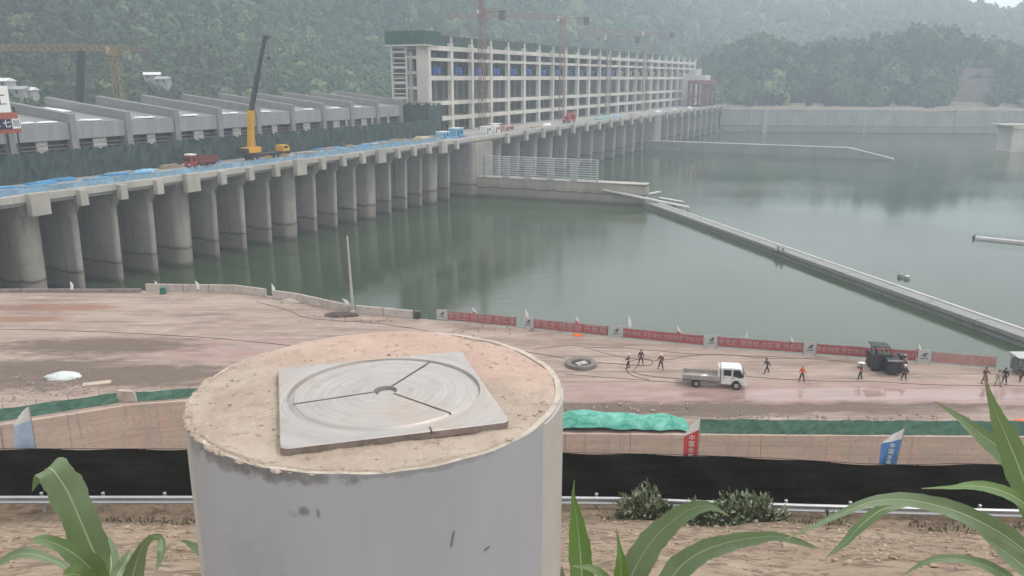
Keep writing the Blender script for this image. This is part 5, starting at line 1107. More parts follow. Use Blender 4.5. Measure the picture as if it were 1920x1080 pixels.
person('worker in dark clothes with reddish vest, farthest of the three at the hose', 1201, 683, 3.4, jacket=(.06, .05, .07), trousers=(.05, .05, .07), vest=(.16, .06, .07), arms=((.35, .1, .3), (.45, .2, .4)))
person('worker in red vest standing legs apart between hose and truck', 1239, 691.5, 2.6, jacket=(.13, .05, .05), trousers=(.04, .035, .04), vest=RDV, helmet=(.72, .66, .58), legs=(.08, -.06, .2, .1), arms=((.4, .3, .8), (.45, .25, .7)))
person('person in dark clothes striding to the right of the truck', 1438, 699.5, 1.9, jacket=(.07, .07, .09), trousers=(.05, .05, .07), helmet=None, legs=(.42, -.34, .04, .1), arms=((.3, -.4, .3), (.25, .5, .4)), lean=.22)
tb, hb = person('worker in bright orange jacket holding a long rake to the right', 1503, 715, 2.9, jacket=ORV, trousers=(.05, .04, .05), helmet=(.6, .25, .12), arms=((.3, .5, .7), (.35, .4, .8)))
R0 = at(1506, 704, 0); t = thing('rake', 'long handled rake held by the worker in orange', 'rake', at(1517, 720, 0)); hw = tb.matrix_basis @ hb[0]; q = hw-Vector(t.location); MB().tube([(0, 0, .05), q*.5, q*1.12], .022, 6).build('handle', TIM, t); MB().obox((0, 0, .04), (.5, .06, .08), rz=.5).build('head', STL, t)
person('worker in orange vest with hands raised to a pale load, left of the paving machine', 1613, 711, .9, jacket=(.12, .05, .05), trousers=(.05, .04, .05), vest=ORV, arms=((.2, 1.2, 1.1), (.25, 1.0, 1.2)))
q = at(1613, 711, 0); o = lumpy(2, .42, .28, .16, 81, WHT, 'white_sack'); o.location = (q.x+.05, q.y+.25, 1.66); tag(o, 'pale sack carried by the worker left of the paving machine', 'sack')
person('person in black with white helmet standing before the hopper of the paving machine', 1694, 713, 3.0, jacket=(.04, .035, .05), trousers=(.035, .03, .045), helmet=WHH, legs=(.05, -.05, .12, .05))
person('person in pinkish shirt with pale helmet standing behind the paving machine', 1693, 693, 3.1, jacket=(.5, .36, .36), trousers=(.1, .1, .12), helmet=(.72, .66, .62))
person('person in brown with arms bent, leftmost of the group at the right edge', 1845, 719, 3.3, H=1.78, jacket=(.13, .08, .07), trousers=(.15, .12, .09), arms=((.5, .3, 1.3), (.55, .3, 1.5)))
person('person in pale grey overalls with dark cap at the right edge', 1870, 723, 3.0, jacket=(.36, .37, .34), trousers=(.36, .36, .34), helmet=(.12, .12, .11))
person('person in black leaning slightly forward at the right edge', 1883, 719, 2.2, H=1.75, jacket=(.035, .035, .05), trousers=(.05, .045, .055), lean=.12, arms=((.25, .1, .2), (.3, .2, .2)))
person('person in dark clothes bending beside the covered machine at the right edge', 1913, 715, 1.9, H=1.65, jacket=(.06, .055, .055), trousers=(.045, .04, .04), lean=.3, legs=(.25, -.2, .1, .1), arms=((.2, .6, .6), (.2, .5, .7)))

# ================================================================== THE NEAR SLOPE
# ---- guardrail
GZ = 15.42
GSTL = mat('galvanised', (.46, .47, .48), .42, .55, var=.12, scale=2)
g0 = rail3[0]; t = thing('guardrail', 'galvanised steel guardrail running along the foot of the earth slope', 'guardrail', (0, 0, 0))
prof = [(0, -.155), (-.03, -.15), (-.075, -.12), (-.08, -.07), (-.03, -.03), (-.02, 0), (-.03, .03), (-.08, .07), (-.075, .12), (-.03, .15), (0, .155)]
path = []
for i in range(len(rail3)-1):
    n = 24
    for k in range(n): path.append(rail3[i].lerp(rail3[i+1], k/n))
path.append(rail3[-1]); mb = MB(); k = len(prof)
for q in path:
    for dy, dz in prof: mb.v.append((q.x, q.y+dy, 15.955+dz))
for i in range(len(path)-1):
    for j in range(k-1): a = i*k+j; mb.f.append((a, a+k, a+k+1, a+1))
mb.build('beam', GSTL, t, smooth=True, solid=.004)
x = -17.0-6*2.1
def rp_(x): return rail_y(x)
posts = [at(67, 935, 16.1).x, at(184, 935, 16.1).x, at(298, 935, 16.1).x]; px_ = [posts[0]+i*(posts[1]-posts[0]) for i in range(-6, 24)]
for x in px_:
    o = MB().tube([(x, rp_(x)+.16, GZ-.4), (x, rp_(x)+.16, 16.12)], .057, 10).build('post', GSTL, t, smooth=True); MB().lathe([(.062, 16.121), (.06, 16.14), (.02, 16.165)], 10, (x, rp_(x)+.16, 0)).build('cap', GSTL, o); MB().box(x-.05, x+.05, rp_(x)+.003, rp_(x)+.10, 15.86, 16.05).build('bracket', GSTL, o)
# ---- black shade-net fence
BN = NB('black_net'); p = BN.pos(); n1 = BN.noise(BN.map(p, (.5, .5, 2.5)), 1.2, 5, .6); BN.set(BN.mix(BN.rng(n1, .35, .7), (.009, .0095, .008), (.022, .023, .019)), .85); BN.bump(n1, .4, .05)
FT = [(-400, 842), (0, 842.5), (345, 843), (700, 846), (1055, 850), (1250, 853), (1440, 860), (1640, 872), (1720, 873), (1800, 870), (1920, 874), (2300, 886)]
t = thing('shade_net_fence', 'long black shade net fence just behind the guardrail', 'fence', (0, 0, 0)); mb = MB(); n = 260; xs = np.linspace(-24, 27, n+1); top = []
def ftop(x):
    y = rail_y(x)+1.0; zs = 17.4
    for _ in range(6):
        zf = y*CP-(zs-CZ)*SP; px = 960+F*x/zf; py = float(np.interp(px, [a for a, _ in FT], [b_ for _, b_ in FT])); d = ray(px, py); zs = CZ+d.z/d.y*y
    return zs
for i, x in enumerate(xs):
    y = rail_y(x)+1.0; zt = ftop(x); top.append(zt)
    for j in range(9): v = j/8; mb.v.append((x, y+.05*math.sin(x*2.1+v*5)+.04*random.uniform(-1, 1)*math.sin(math.pi*v), 15.3+(zt-15.3)*v))
for i in range(n):
    for j in range(8): a = i*9+j; mb.f.append((a, a+9, a+10, a+1))
mb.build('net', BN.m, t, smooth='all', recalc=False)
for k in range(17): x = -22+k*3; MB().beam((x, rail_y(x)+1.1, 15.2), (x, rail_y(x)+1.1, ftop(x)-.02), .06).build('post', DKM, t)
mb = MB(); mb.tube([(x, rail_y(x)+1.06, zt) for x, zt in zip(xs[::4], top[::4])], .012, 5).build('top_wire', DKM, t)
# ---- three blade flags tied to the fence
def fence_flag(lab, px, ptop, pbot, wpx, m, words, wm, side, tip=FWt, split=.62, lean=0.0):
    x = 0.0
    for _ in range(5):
        y = rail_y(x)+1.25; zf = y*CP+13*SP; x = (px-960)/F*zf
    d1, d2 = ray(px, ptop), ray(px, pbot); z1, z2 = CZ+d1.z/d1.y*y, CZ+d2.z/d2.y*y
    blade_flag(lab, (x, y, 15.3), z1-z2, wpx/F*zf*1.1, m, lean, 0.0, tip, split, words, wm, 'large blade flags tied behind the black fence', zb=z2-15.3, thick=.006, side=side)
fence_flag('pale blue and white blade flag behind the black fence at far left', 70, 762, 841, 33, FLB, '', FWt, -1, split=.68)
fence_flag('red blade flag with white tip behind the black fence', 1306, 782, 860, 24, FR, '中国水电', FWt, -1, split=.70, lean=.02)
fence_flag('blue blade flag with white tip behind the black fence', 1671, 803, 872, 30, FB, '中国水电', FWt, -1, split=.72, lean=.1)
# ---- bushes by the guardrail
b = NB('bush_leaf'); tn = b.attr('tint')[0]; b.set(tn, .55); BUSHM = b.m
def leaf_cloud(name, n, size, shape, seed, cols, parent, m=BUSHM, lw=.38, up=.5):
    g = np.random.default_rng(seed); d = g.normal(size=(n, 3)); d[:, 2] = np.abs(d[:, 2]); d /= np.linalg.norm(d, axis=1)[:, None]; rr = g.uniform(.35, 1, n)**.6
    lob = 1+.95*(fbm(d[:, 0]*2.2+seed+9, d[:, 1]*2.2+d[:, 2]*2+9, 3, seed)-.5)*2; c = d*(rr*lob)[:, None]*np.array(shape)
    ax = d*.8+g.normal(size=(n, 3))*.45+np.array([0, 0, up]); ax /= np.linalg.norm(ax, axis=1)[:, None]; sd = np.cross(ax, g.normal(size=(n, 3))); sd /= np.linalg.norm(sd, axis=1)[:, None]; nn = np.cross(ax, sd)
    L = (size*g.uniform(.6, 1.3, n))[:, None]; W = L*lw*.5
    V = np.stack([c, c+ax*L*.45-sd*W+nn*L*.08, c+ax*L-nn*L*.12, c+ax*L*.45+sd*W+nn*L*.08], 1).reshape(-1, 3)
    o = np_mesh(name, V, np.arange(len(V)).reshape(-1, 4), m); col = np.array(cols)[g.integers(0, len(cols), n)]*g.uniform(.7, 1.3, (n, 1)); col = np.repeat(col, 4, axis=0)
    o.data.attributes.new('tint', 'FLOAT_COLOR', 'POINT').data.foreach_set('color', np.concatenate([col, np.ones((len(col), 1))], 1).astype(np.float32).ravel()); o.parent = parent; return o
LG = [(.17, .20, .10), (.24, .28, .165), (.32, .36, .27), (.085, .11, .06)]
def bush(lab, px, py, w_, h_, seed, n, dead=0):
    x = 0
    for _ in range(4): y = rail_y(x)-.75; zf = y*CP+14.4*SP; x = (px-960)/F*zf
    t = thing('bush', lab, 'bush', (x, y, slope_z(x, y)-.05)); leaf_cloud('foliage', int(n*1.5), .22, (w_/2*1.15, .6, h_*.9), seed, LG, t)
    mb = MB(); g = random.Random(seed)
    for i in range(14): a = g.uniform(-1, 1); mb.tube([(a*.15, g.uniform(-.1, .1), -.1), (a*w_*.25, g.uniform(-.2, .2), h_*.5), (a*w_*.42, g.uniform(-.3, .3), h_*g.uniform(.7, 1.0))], [.018, .013, .006], 5)
    mb.build('stems', mat('bush_stem', (.12, .10, .06), .8), t)
    if dead: leaf_cloud('dry_leaves', dead, .3, (w_*.3, .6, h_*.45), seed+3, [(.28, .2, .13), (.2, .13, .08)], t)
bush('dense leafy bush by the guardrail with dry brown leaves at its base', 1212, 945, 2.4, .95, 11, 900, 26)
bush('taller leafy bush by the guardrail right of the dense one', 1330, 943, 2.0, .85, 12, 620)
bush('spreading bush with pale upright shoots, rightmost at the guardrail', 1410, 945, 2.2, .95, 13, 800, 14)
bush('tiny low weed tuft right beside the guardrail post', 1560, 968, .6, .25, 14, 40)
gt = thing('slope_weeds', 'low dark weeds and dry grass along the slope edge beside the guardrail', 'weeds'); gt['kind'] = 'stuff'
g = np.random.default_rng(21); n = 2600; xx = g.uniform(-18, 18, n); kk = fbm(xx*.5+30, xx*0+3, 3, 2); yy = np.array([rail_y(float(a)) for a in xx])-.3-g.exponential(.7, n); zz = np.array([slope_z(float(a), float(c)) for a, c in zip(xx, yy)])
ax = g.normal(size=(n, 3))*.5+np.array([0, 0, .8]); ax /= np.linalg.norm(ax, axis=1)[:, None]; sd = np.cross(ax, g.normal(size=(n, 3))); sd /= np.linalg.norm(sd, axis=1)[:, None]; L = g.uniform(.08, .24, (n, 1)); c = np.stack([xx, yy, zz-.02], 1)
V = np.stack([c-sd*L*.12, c+ax*L*.5-sd*L*.16, c+ax*L, c+ax*L*.5+sd*L*.16], 1)[kk > .42].reshape(-1, 3); o = np_mesh('blades', V, np.arange(len(V)).reshape(-1, 4), BUSHM); col = np.repeat(np.array([(.07, .08, .04), (.2, .15, .09), (.11, .1, .06), (.3, .24, .16)])[g.integers(0, 4, len(V)//4)], 4, axis=0)
o.data.attributes.new('tint', 'FLOAT_COLOR', 'POINT').data.foreach_set('color', np.concatenate([col, np.ones((len(col), 1))], 1).astype(np.float32).ravel()); o.parent = gt

# ---- observation pillar
PX, PY, PT, PR = -.1457, .8261, 29.6695, .2
t = thing('observation_pillar', 'thick round survey pillar in grey plastic pipe with rough mortar top', 'pillar', (PX, PY, 28.2))
b = NB('pvc_grey'); p = b.obj(); n1 = b.noise(b.map(p, (3, 3, .6)), 2, 5, .6); n2 = b.noise(p, 30, 4, .65); z = b.sep(p)[2]
c = b.mix(b.rng(n1, .3, .7), (.315, .323, .342), (.36, .367, .382)); c = b.mix(b.rng(n2, .68, .76, 0, .25), c, (.2, .2, .2))
va = math.atan2(-PY, -PX)      # direction from the pillar to the camera
xo, yo, _z = b.sep(p); an_ = b.math('ARCTAN2', b.math('SUBTRACT', b.math('MULTIPLY', yo, math.cos(va)), b.math('MULTIPLY', xo, math.sin(va))), b.math('ADD', b.math('MULTIPLY', xo, math.cos(va)), b.math('MULTIPLY', yo, math.sin(va))))
nf = b.math('SUBTRACT', b.noise(p, 60, 6, .7), .5); H0 = PT-28.2
for a0, z0, ra, rz_, st in ((-.36, -.037, .026, .0055, .95), (-.295, -.0385, .012, .005, .95), (-.42, -.042, .03, .004, .3), (-.78, -.006, .26, .009, .9), (-.45, -.004, .30, .008, .9), (-1.15, -.008, .2, .013, .6), (.1, -.002, .5, .004, .5), (-.2, -.16, .3, .03, .12), (-.7, -.11, .2, .05, .15)):
    u_ = b.math('DIVIDE', b.math('SUBTRACT', an_, a0), ra); v_ = b.math('DIVIDE', b.math('SUBTRACT', z, H0+z0), rz_)
    d_ = b.math('ADD', b.math('SQRT', b.math('ADD', b.math('MULTIPLY', u_, u_), b.math('MULTIPLY', v_, v_))), b.math('MULTIPLY', nf, 3.2)); c = b.mix(b.math('MULTIPLY', b.rng(d_, 1.3, .3), st*.7), c, (.10, .10, .09))
b.set(c, b.rng(n1, .3, .7, .42, .52)); b.bump(n2, .04, .002); PVC = b.m
mb = MB(); N_ = 160; k = len(mb.v); H0 = PT-28.2
def rim_z(a): return H0 + .0006*math.sin(a*7+1)*math.sin(a*3)+.0004*math.sin(a*23) + .0015*float(sstep(.2, .9, np.array(math.cos(a-.6))))
for (r, f) in ((PR, 0), (PR, 1), (PR-.0065, 1), (PR-.0065, 2)):
    for j in range(N_):
        a = 2*math.pi*j/N_; zz_ = {0: -.3, 1: rim_z(a), 2: H0-.05}[f]; mb.v.append((r*math.cos(a), r*math.sin(a), zz_))
for i in range(3):
    for j in range(N_): mb.f.append((i*N_+j, i*N_+(j+1) % N_, (i+1)*N_+(j+1) % N_, (i+1)*N_+j))
rimf = [f for f in mb.f if f[0] >= N_]; mb.f = [f for f in mb.f if f[0] < N_]; rb_ = MB(); rb_.v = list(mb.v); rb_.f = rimf
mb.build('pipe_shell', PVC, t, smooth=True); rb_.build('pipe_rim', mat('rim_cream', (.47, .41, .345), .7, var=.2, scale=30, bump=.3, bd=.001, dirt=.5, dirtcol=(.2, .15, .11)), t, smooth=True)
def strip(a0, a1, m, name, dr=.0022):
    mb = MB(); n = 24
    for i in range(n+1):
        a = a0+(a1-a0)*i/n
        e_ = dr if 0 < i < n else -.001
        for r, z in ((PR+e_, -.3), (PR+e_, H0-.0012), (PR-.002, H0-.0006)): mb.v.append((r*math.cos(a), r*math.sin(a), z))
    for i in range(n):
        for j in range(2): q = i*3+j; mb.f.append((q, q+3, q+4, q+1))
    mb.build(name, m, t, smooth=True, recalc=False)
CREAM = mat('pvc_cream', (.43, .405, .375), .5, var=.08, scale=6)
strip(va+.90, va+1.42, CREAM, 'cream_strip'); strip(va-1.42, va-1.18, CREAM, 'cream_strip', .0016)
mb = MB()
for (da, z, l, tl, wd_) in ((.30, -.076, .0075, .2, .0010), (.48, -.098, .003, 1.4, .0012), (.02, -.115, .002, 1.2, .0012)):
    a = va+da; c_ = Vector(((PR+.0008)*math.cos(a), (PR+.0008)*math.sin(a), z+H0)); tg = Vector((-math.sin(a), math.cos(a), 0)); u_ = tg*math.sin(tl)+Vector((0, 0, 1))*math.cos(tl); mb.beam(c_-u_*l, c_+u_*l, wd_, .001, up=(math.cos(a), math.sin(a), 0))
mb.build('scuff_marks', mat('scuff', (.15, .145, .14), .8), t)
# mortar cap: sandy, a little domed, ragged where it meets the pipe
b = NB('mortar'); p = b.obj(); n1 = b.noise(p, 14, 6, .68); n2 = b.noise(p, 70, 5, .7); n3 = b.noise(p, 260, 3, .6); n4 = b.noise(p, 5, 4, .55)
c = b.mix(b.rng(n1, .3, .7), (.36, .285, .225), (.47, .39, .32)); yy_ = b.sep(p)[1]; xx_ = b.sep(p)[0]; c = b.mix(b.math('MULTIPLY', b.rng(b.math('ADD', b.math('ADD', yy_, b.math('MULTIPLY', xx_, .45)), b.math('MULTIPLY', b.math('SUBTRACT', n4, .5), .25)), -.02, .11), .8), c, b.mix(n1, (.44, .30, .245), (.56, .41, .345))); c = b.mix(b.rng(b.noise(p, 32, 6, .7), .52, .68, 0, .45), c, (.27, .20, .15)); c = b.mix(b.rng(n2, .56, .72, 0, .75), c, (.19, .14, .10)); c = b.mix(b.rng(n3, .58, .75, 0, .5), c, (.6, .52, .44)); c = b.mix(b.rng(n1, .66, .74, 0, .7), c, (.15, .12, .085))
b.set(c, .95); b.bump(b.math('ADD', n2, b.math('MULTIPLY', n3, .5)), .75, .004)
mb = MB(); nr_, na_ = 60, 240
for i in range(nr_+1):
    r = (PR-.0018-.003*max(0, math.cos(0)))*i/nr_
    for j in range(na_):
        a = 2*math.pi*j/na_; x, y = r*math.cos(a), r*math.sin(a)
        nz_ = (float(vnoise(np.array([x*60+50]), np.array([y*60+50]), 1)[0])-.5)*.0026+(float(vnoise(np.array([x*160+50]), np.array([y*160+50]), 2)[0])-.5)*.0014+(float(vnoise(np.array([x*22+50]), np.array([y*22+50]), 4)[0])-.5)*.004
        edge = max(0, (r-PR*.93)/(PR*.07)); z = H0+.0008+(.0008 if r > PR*.9 else 0)+.0022*(1-(r/PR)**2)+nz_*.85 - .0008*edge*(.2+1.3*float(vnoise(np.array([a*14]), np.array([3.0]), 6)[0]))
        if r > PR*.86: z = max(z, H0+.0004)
        z -= .0032*max(0, edge)*float(sstep(.35, .75, np.array(math.cos(a-.25))))
        mb.v.append((x, y, z))
for j in range(na_): a = 2*math.pi*j/na_; mb.v.append(((PR-.0052)*math.cos(a), (PR-.0052)*math.sin(a), H0-.03))
nr_ += 1
for i in range(nr_):
    for j in range(na_): mb.f.append((i*na_+j, i*na_+(j+1) % na_, (i+1)*na_+(j+1) % na_, (i+1)*na_+j))
mb.build('mortar_cap', b.m, t, smooth='all')
mb = MB(); g = random.Random(3)
for i in range(150):
    a = g.uniform(0, 6.283); r = PR*math.sqrt(g.uniform(.1, .98)); s = g.uniform(.0008, .0026)*(1.4 if r > PR*.9 else 1); mb.obox((r*math.cos(a), r*math.sin(a), H0+.0022*(1-(r/PR)**2)+.0008), (s*1.4, s, s*.7), rz=g.uniform(0, 3), rx=g.uniform(-.5, .5))
for i in range(90):
    a = g.gauss(3.6, .7); r = PR*g.uniform(.955, 1.0); s = g.uniform(.0012, .0042); mb.obox((r*math.cos(a), r*math.sin(a), H0-.0012), (s*1.1, s*.8, s*.55), rz=g.uniform(0, 3), rx=g.uniform(-.6, .6))
o = mb.build('grit', b.m, t); o['kind'] = 'stuff'
mb = MB()
for i in range(120):
    a = g.gauss(3.55, .62); r = PR*g.uniform(.968, 1.004); s = g.uniform(.002, .0055); V_ = [Vector(q)*g.uniform(.75, 1.2) for q in IV]; ca_, sa_ = math.cos(a), math.sin(a)
    mb.add([(r*ca_+q.x*s*.7*ca_-q.y*s*1.5*sa_, r*sa_+q.x*s*.7*sa_+q.y*s*1.5*ca_, H0-.0012+q.z*s*.55) for q in V_], [tuple(f) for f in IF])
mb.build('mortar_spill', b.m, t)['kind'] = 'stuff'
# steel centring plate set on the mortar
b = NB('plate_steel'); p = b.obj(); x, y, z = b.sep(p); rr2 = b.math('SQRT', b.math('ADD', b.math('MULTIPLY', x, x), b.math('MULTIPLY', y, y))); ang = b.math('ARCTAN2', y, x)
cv = b.n('ShaderNodeCombineXYZ'); b.l(b.math('MULTIPLY', rr2, 300.0), cv.inputs[0]); b.l(b.math('MULTIPLY', ang, .6), cv.inputs[1]); lath = b.noise(cv.outputs[0], 1.0, 3, .6); n1 = b.noise(p, 11, 5, .6); n2 = b.noise(p, 60, 5, .65)
c = b.mix(b.rng(n1, .3, .7), (.43, .405, .385), (.51, .485, .465)); c = b.mix(b.rng(n2, .5, .72, 0, .5), c, (.36, .29, .235)); c = b.mix(b.rng(lath, .35, .7, 0, .5), c, (.315, .285, .265)); c = b.mix(b.rng(b.noise(p, 7, 3, .5), .52, .66, 0, .5), c, (.44, .355, .30))
b.set(c, b.rng(n1, .3, .7, .38, .55), .45); b.bump(lath, .05, .001); PLM = b.m
PRZ = .283; pc = Vector((.011, -.0365)); tpl = thing('centring_plate', 'square steel centring plate with a ring groove and three radial slots', 'plate', (PX+pc.x, PY+pc.y, PT+.0035), PRZ)
hs_, cr = .1075, .009; rc = Vector((.0015, .006)); RO, RI, RH, TH_ = .1005, .0945, .0125, .0056
outl = []
for cx, cy, a0 in ((hs_-cr, hs_-cr, 0), (-hs_+cr, hs_-cr, 90), (-hs_+cr, -hs_+cr, 180), (hs_-cr, -hs_+cr, 270)):
    for k in range(7): a = R(a0+15*k); outl.append((cx+cr*math.cos(a), cy+cr*math.sin(a)))
def rayhit(a):
    d = (math.cos(a), math.sin(a)); best = 9
    for i in range(len(outl)):
        (x1, y1), (x2, y2) = outl[i], outl[(i+1) % len(outl)]; x1 -= rc.x; x2 -= rc.x; y1 -= rc.y; y2 -= rc.y; ex, ey = x2-x1, y2-y1; den = d[0]*ey-d[1]*ex
        if abs(den) < 1e-12: continue
        tt_ = (x1*ey-y1*ex)/den; uu = (x1*d[1]-y1*d[0])/den
        if tt_ > 0 and -1e-6 <= uu <= 1+1e-6: best = min(best, tt_)
    return best
slots = [math.radians(q)-PRZ for q in (203, 66, -39)]
NA = 720; mb = MB(); sw = .0011
rads = [None, None, RO, RO, RI, RI, RH, RH]
rings = [('out', -.002), ('out', TH_), (RO+.0008, TH_), (RO, TH_-.0028), (RI, TH_-.0028), (RI-.0006, TH_), ('f', 0)]
fl = np.linspace(RI-.0006, RH, 16)
prof_r = [('out', -.002), ('out', TH_-.0008), ('in', TH_), (RO+.0006, TH_), (RO, TH_-.0034), (RI+.0012, TH_-.0016), (RI-.0006, TH_)]+[(q, TH_) for q in fl[1:]]+[(RH-.0004, TH_-.006), (RH-.0006, -.001)]
for j in range(NA):
    a = 2*math.pi*j/NA; h_ = rayhit(a)
    for (r, z) in prof_r:
        rr_v = h_ if r == 'out' else (h_-.0009 if r == 'in' else min(r, h_-.0012))
        x, y = rc.x+rr_v*math.cos(a), rc.y+rr_v*math.sin(a); zz_ = z
        if RH+.001 < rr_v <= RI and z >= TH_-.0005:
            for s_ in slots:
                dd_ = (a-s_+math.pi) % (2*math.pi)-math.pi
                if abs(dd_) < 1 and abs(math.sin(dd_)*rr_v) < sw: zz_ = TH_-.004
        mb.v.append((x, y, zz_))
k = len(prof_r)
for j in range(NA):
    for i in range(k-1): a = j*k+i; b2 = ((j+1) % NA)*k+i; mb.f.append((a, a+1, b2+1, b2))
plate = mb.build('plate', PLM, tpl); plate.data.set_sharp_from_angle(angle=R(25)); plate.data.materials.append(mat('plate_edge_rust_shade', (.20, .165, .145), .75, .2, var=.35, scale=25))
for i_, pl_ in enumerate(plate.data.polygons): pl_.material_index = 1 if i_ % (k-1) == 0 else 0  # side faces: rusty tone, darkened so the colour carries the contact shadow
mb = MB()
DG = mat('slot_dark', (.10, .085, .07), .9, var=.3, scale=40)  # dark colour for the slot strips, hole bottom and index mark
for s_ in slots:
    d = Vector((math.cos(s_), math.sin(s_), 0)); n_ = Vector((-d.y, d.x, 0)); p0 = Vector((rc.x, rc.y, TH_+.00025))+d*(RH+.0005); p1 = Vector((rc.x, rc.y, TH_+.00025))+d*(RI+.001)
    mb.add([p0-n_*sw, p1-n_*sw, p1+n_*sw, p0+n_*sw], [(0, 1, 2, 3)])
mb.build('slot', DG, tpl); MB().lathe([(RH-.001, .0005), (.002, .0006)], 30, (rc.x, rc.y, 0)).build('hole_bottom', DG, tpl)
MB().lathe([(RH*.72, .001), (RH*.72, .0034), (RH*.4, .0034), (.001, .0034)], 24, (rc.x+.001, rc.y-.003, 0)).build('centre_stud', PLM, tpl, smooth=True)
mb = MB(); 
for q in ((.03, -.1088), ): mb.box(q[0]-.0008, q[0]+.0008, q[1], q[1]+.011, TH_-.003, TH_+.0003)
mb.build('index_mark', DG, tpl)

# ---- maize plants
b = NB('maize_leaf'); at_ = b.attr('uvw'); sep_ = b.sep(at_[1]); ac, al, hue = sep_; p = b.obj(); n1 = b.noise(p, 9, 5, .6)
vein = b.math('SINE', b.math('MULTIPLY', ac, 70.0)); c = b.mix(b.rng(n1, .3, .7), (.145, .205, .11), (.20, .265, .165)); c = b.mix(hue, c, (.115, .24, .03)); c = b.mix(b.rng(al, .12, 0.0, 0, .6), c, (.16, .27, .05)); c = b.mix(b.rng(vein, .2, 1, 0, .12), c, (.20, .27, .15)); c = b.mix(b.math('MULTIPLY', b.rng(al, .86, .98), b.rng(n1, .35, .55)), c, (.30, .23, .12)); c = b.mix(b.rng(b.noise(p, 55, 4, .6), .64, .72, 0, .5), c, (.25, .24, .12)); c = b.mix(b.rng(b.noise(b.map(p, (1, 1, 1)), 4, 3, .5), .45, .65, 0, .35), c, (.10, .15, .07))
b.set(c, .36); b.b.inputs['Specular IOR Level'].default_value = .5; b.bump(vein, .06, .002)
tl = b.n('ShaderNodeBsdfTranslucent'); b.l(b.mix(.5, c, (.22, .34, .05)), tl.inputs[0]); mx = b.n('ShaderNodeMixShader'); mx.inputs[0].default_value = .22; b.l(b.b.outputs[0], mx.inputs[1]); b.l(tl.outputs[0], mx.inputs[2]); b.l(mx.outputs[0], b.out.inputs[0]); MZ = b.m
RIB = mat('maize_midrib', (.33, .40, .24), .5, var=.1)
def cr(P, s):
    n = len(P)-1; i = min(int(s*n), n-1); f = s*n-i; p0, p1, p2, p3 = P[max(i-1, 0)], P[i], P[i+1], P[min(i+2, n)]
    return .5*((2*p1)+(p2-p0)*f+(2*p0-5*p1+4*p2-p3)*f*f+(3*p1-p0-3*p2+p3)*f**3)
def leaf(parent, pts, fold=.22, roll=0.0, hue=0.0, wave=.10, seed=0, rib=True, lock=2.0):
    """pts: (px, py, depth m, width px) along the midrib"""
    W = Matrix.Translation(-Vector(parent.location)); P = [W @ depth(x, y, d) for x, y, d, _ in pts]; Wd = [Vector((w_*d/F, 0, 0)) for _, _, d, w_ in pts]; camp = W @ Vector((0, 0, CZ)); n, k = 40, 12; mb = MB(); rb = MB(); uv = []; g = random.Random(seed)
    fl_ = roll if isinstance(roll, (list, tuple)) else [roll]*len(pts); fv = [Vector((q, 0, 0)) for q in fl_]; ph = g.uniform(0, 6); prev = None
    for i in range(n+1):
        s = i/n; c_ = cr(P, s); tg = (cr(P, min(1, s+.01))-cr(P, max(0, s-.01))).normalized(); vw = (camp-c_).normalized(); sd = tg.cross(vw)
        sd = sd.normalized() if sd.length > 1e-4 else prev
        if prev is not None and sd.dot(prev) < 0: sd = -sd
        if s > lock: sd = (prev-tg*prev.dot(tg)).normalized()
        prev = sd.copy(); sd = Matrix.Rotation(cr(fv, s).x, 3, tg) @ sd; nm = sd.cross(tg).normalized(); w2 = max(.0004, cr(Wd, s).x/2)
        for j in range(k+1):
            u = -1+2*j/k; wv = wave*w2*(abs(u)**2)*math.sin(s*15+ph+(1.3 if u > 0 else 0)); q = c_+sd*u*w2*(1-.08*abs(u)+(.07*math.sin(s*61+ph*3+u*2)*math.sin(s*23+ph) if abs(u) > .95 else 0))+nm*(fold*w2*abs(u)**1.2+wv); mb.v.append(tuple(q)); uv.append((j/k, s, hue))
        rw = w2*.055*(1.15-s)+.0003
        for q in (-1, 0, 1): rb.v.append(tuple(c_+sd*q*rw+nm*(.0011-.0006*abs(q))+nm*fold*w2*.03))
    for i in range(n):
        for j in range(k): a = i*(k+1)+j; mb.f.append((a, a+k+1, a+k+2, a+1))
        for j in range(2): a = i*3+j; rb.f.append((a, a+3, a+4, a+1))
    o = mb.build('leaf', MZ, parent, smooth='all', recalc=False); o.data.attributes.new('uvw', 'FLOAT_VECTOR', 'POINT').data.foreach_set('vector', np.array(uv, dtype=np.float32).ravel())
    if rib: rb.build('midrib', RIB, o, smooth='all', recalc=False)
def maize(lab, px, py, d, top, leaves):
    q = depth(px, py, d); t = thing('maize_plant', lab, 'maize', (q.x, q.y, 28.2)); tp = depth(top[0], top[1], d)-Vector(t.location); MB().tube([(0, 0, -.1), tuple(Vector((0, 0, .2)).lerp(tp, .4)), tuple(tp)], [.013, .012, .007], 10).build('stalk', mat('maize_stalk', (.16, .25, .07), .5, var=.2, scale=6), t, smooth=True)
    for i, L in enumerate(leaves): leaf(t, L[0], **L[1], seed=i+int(px))
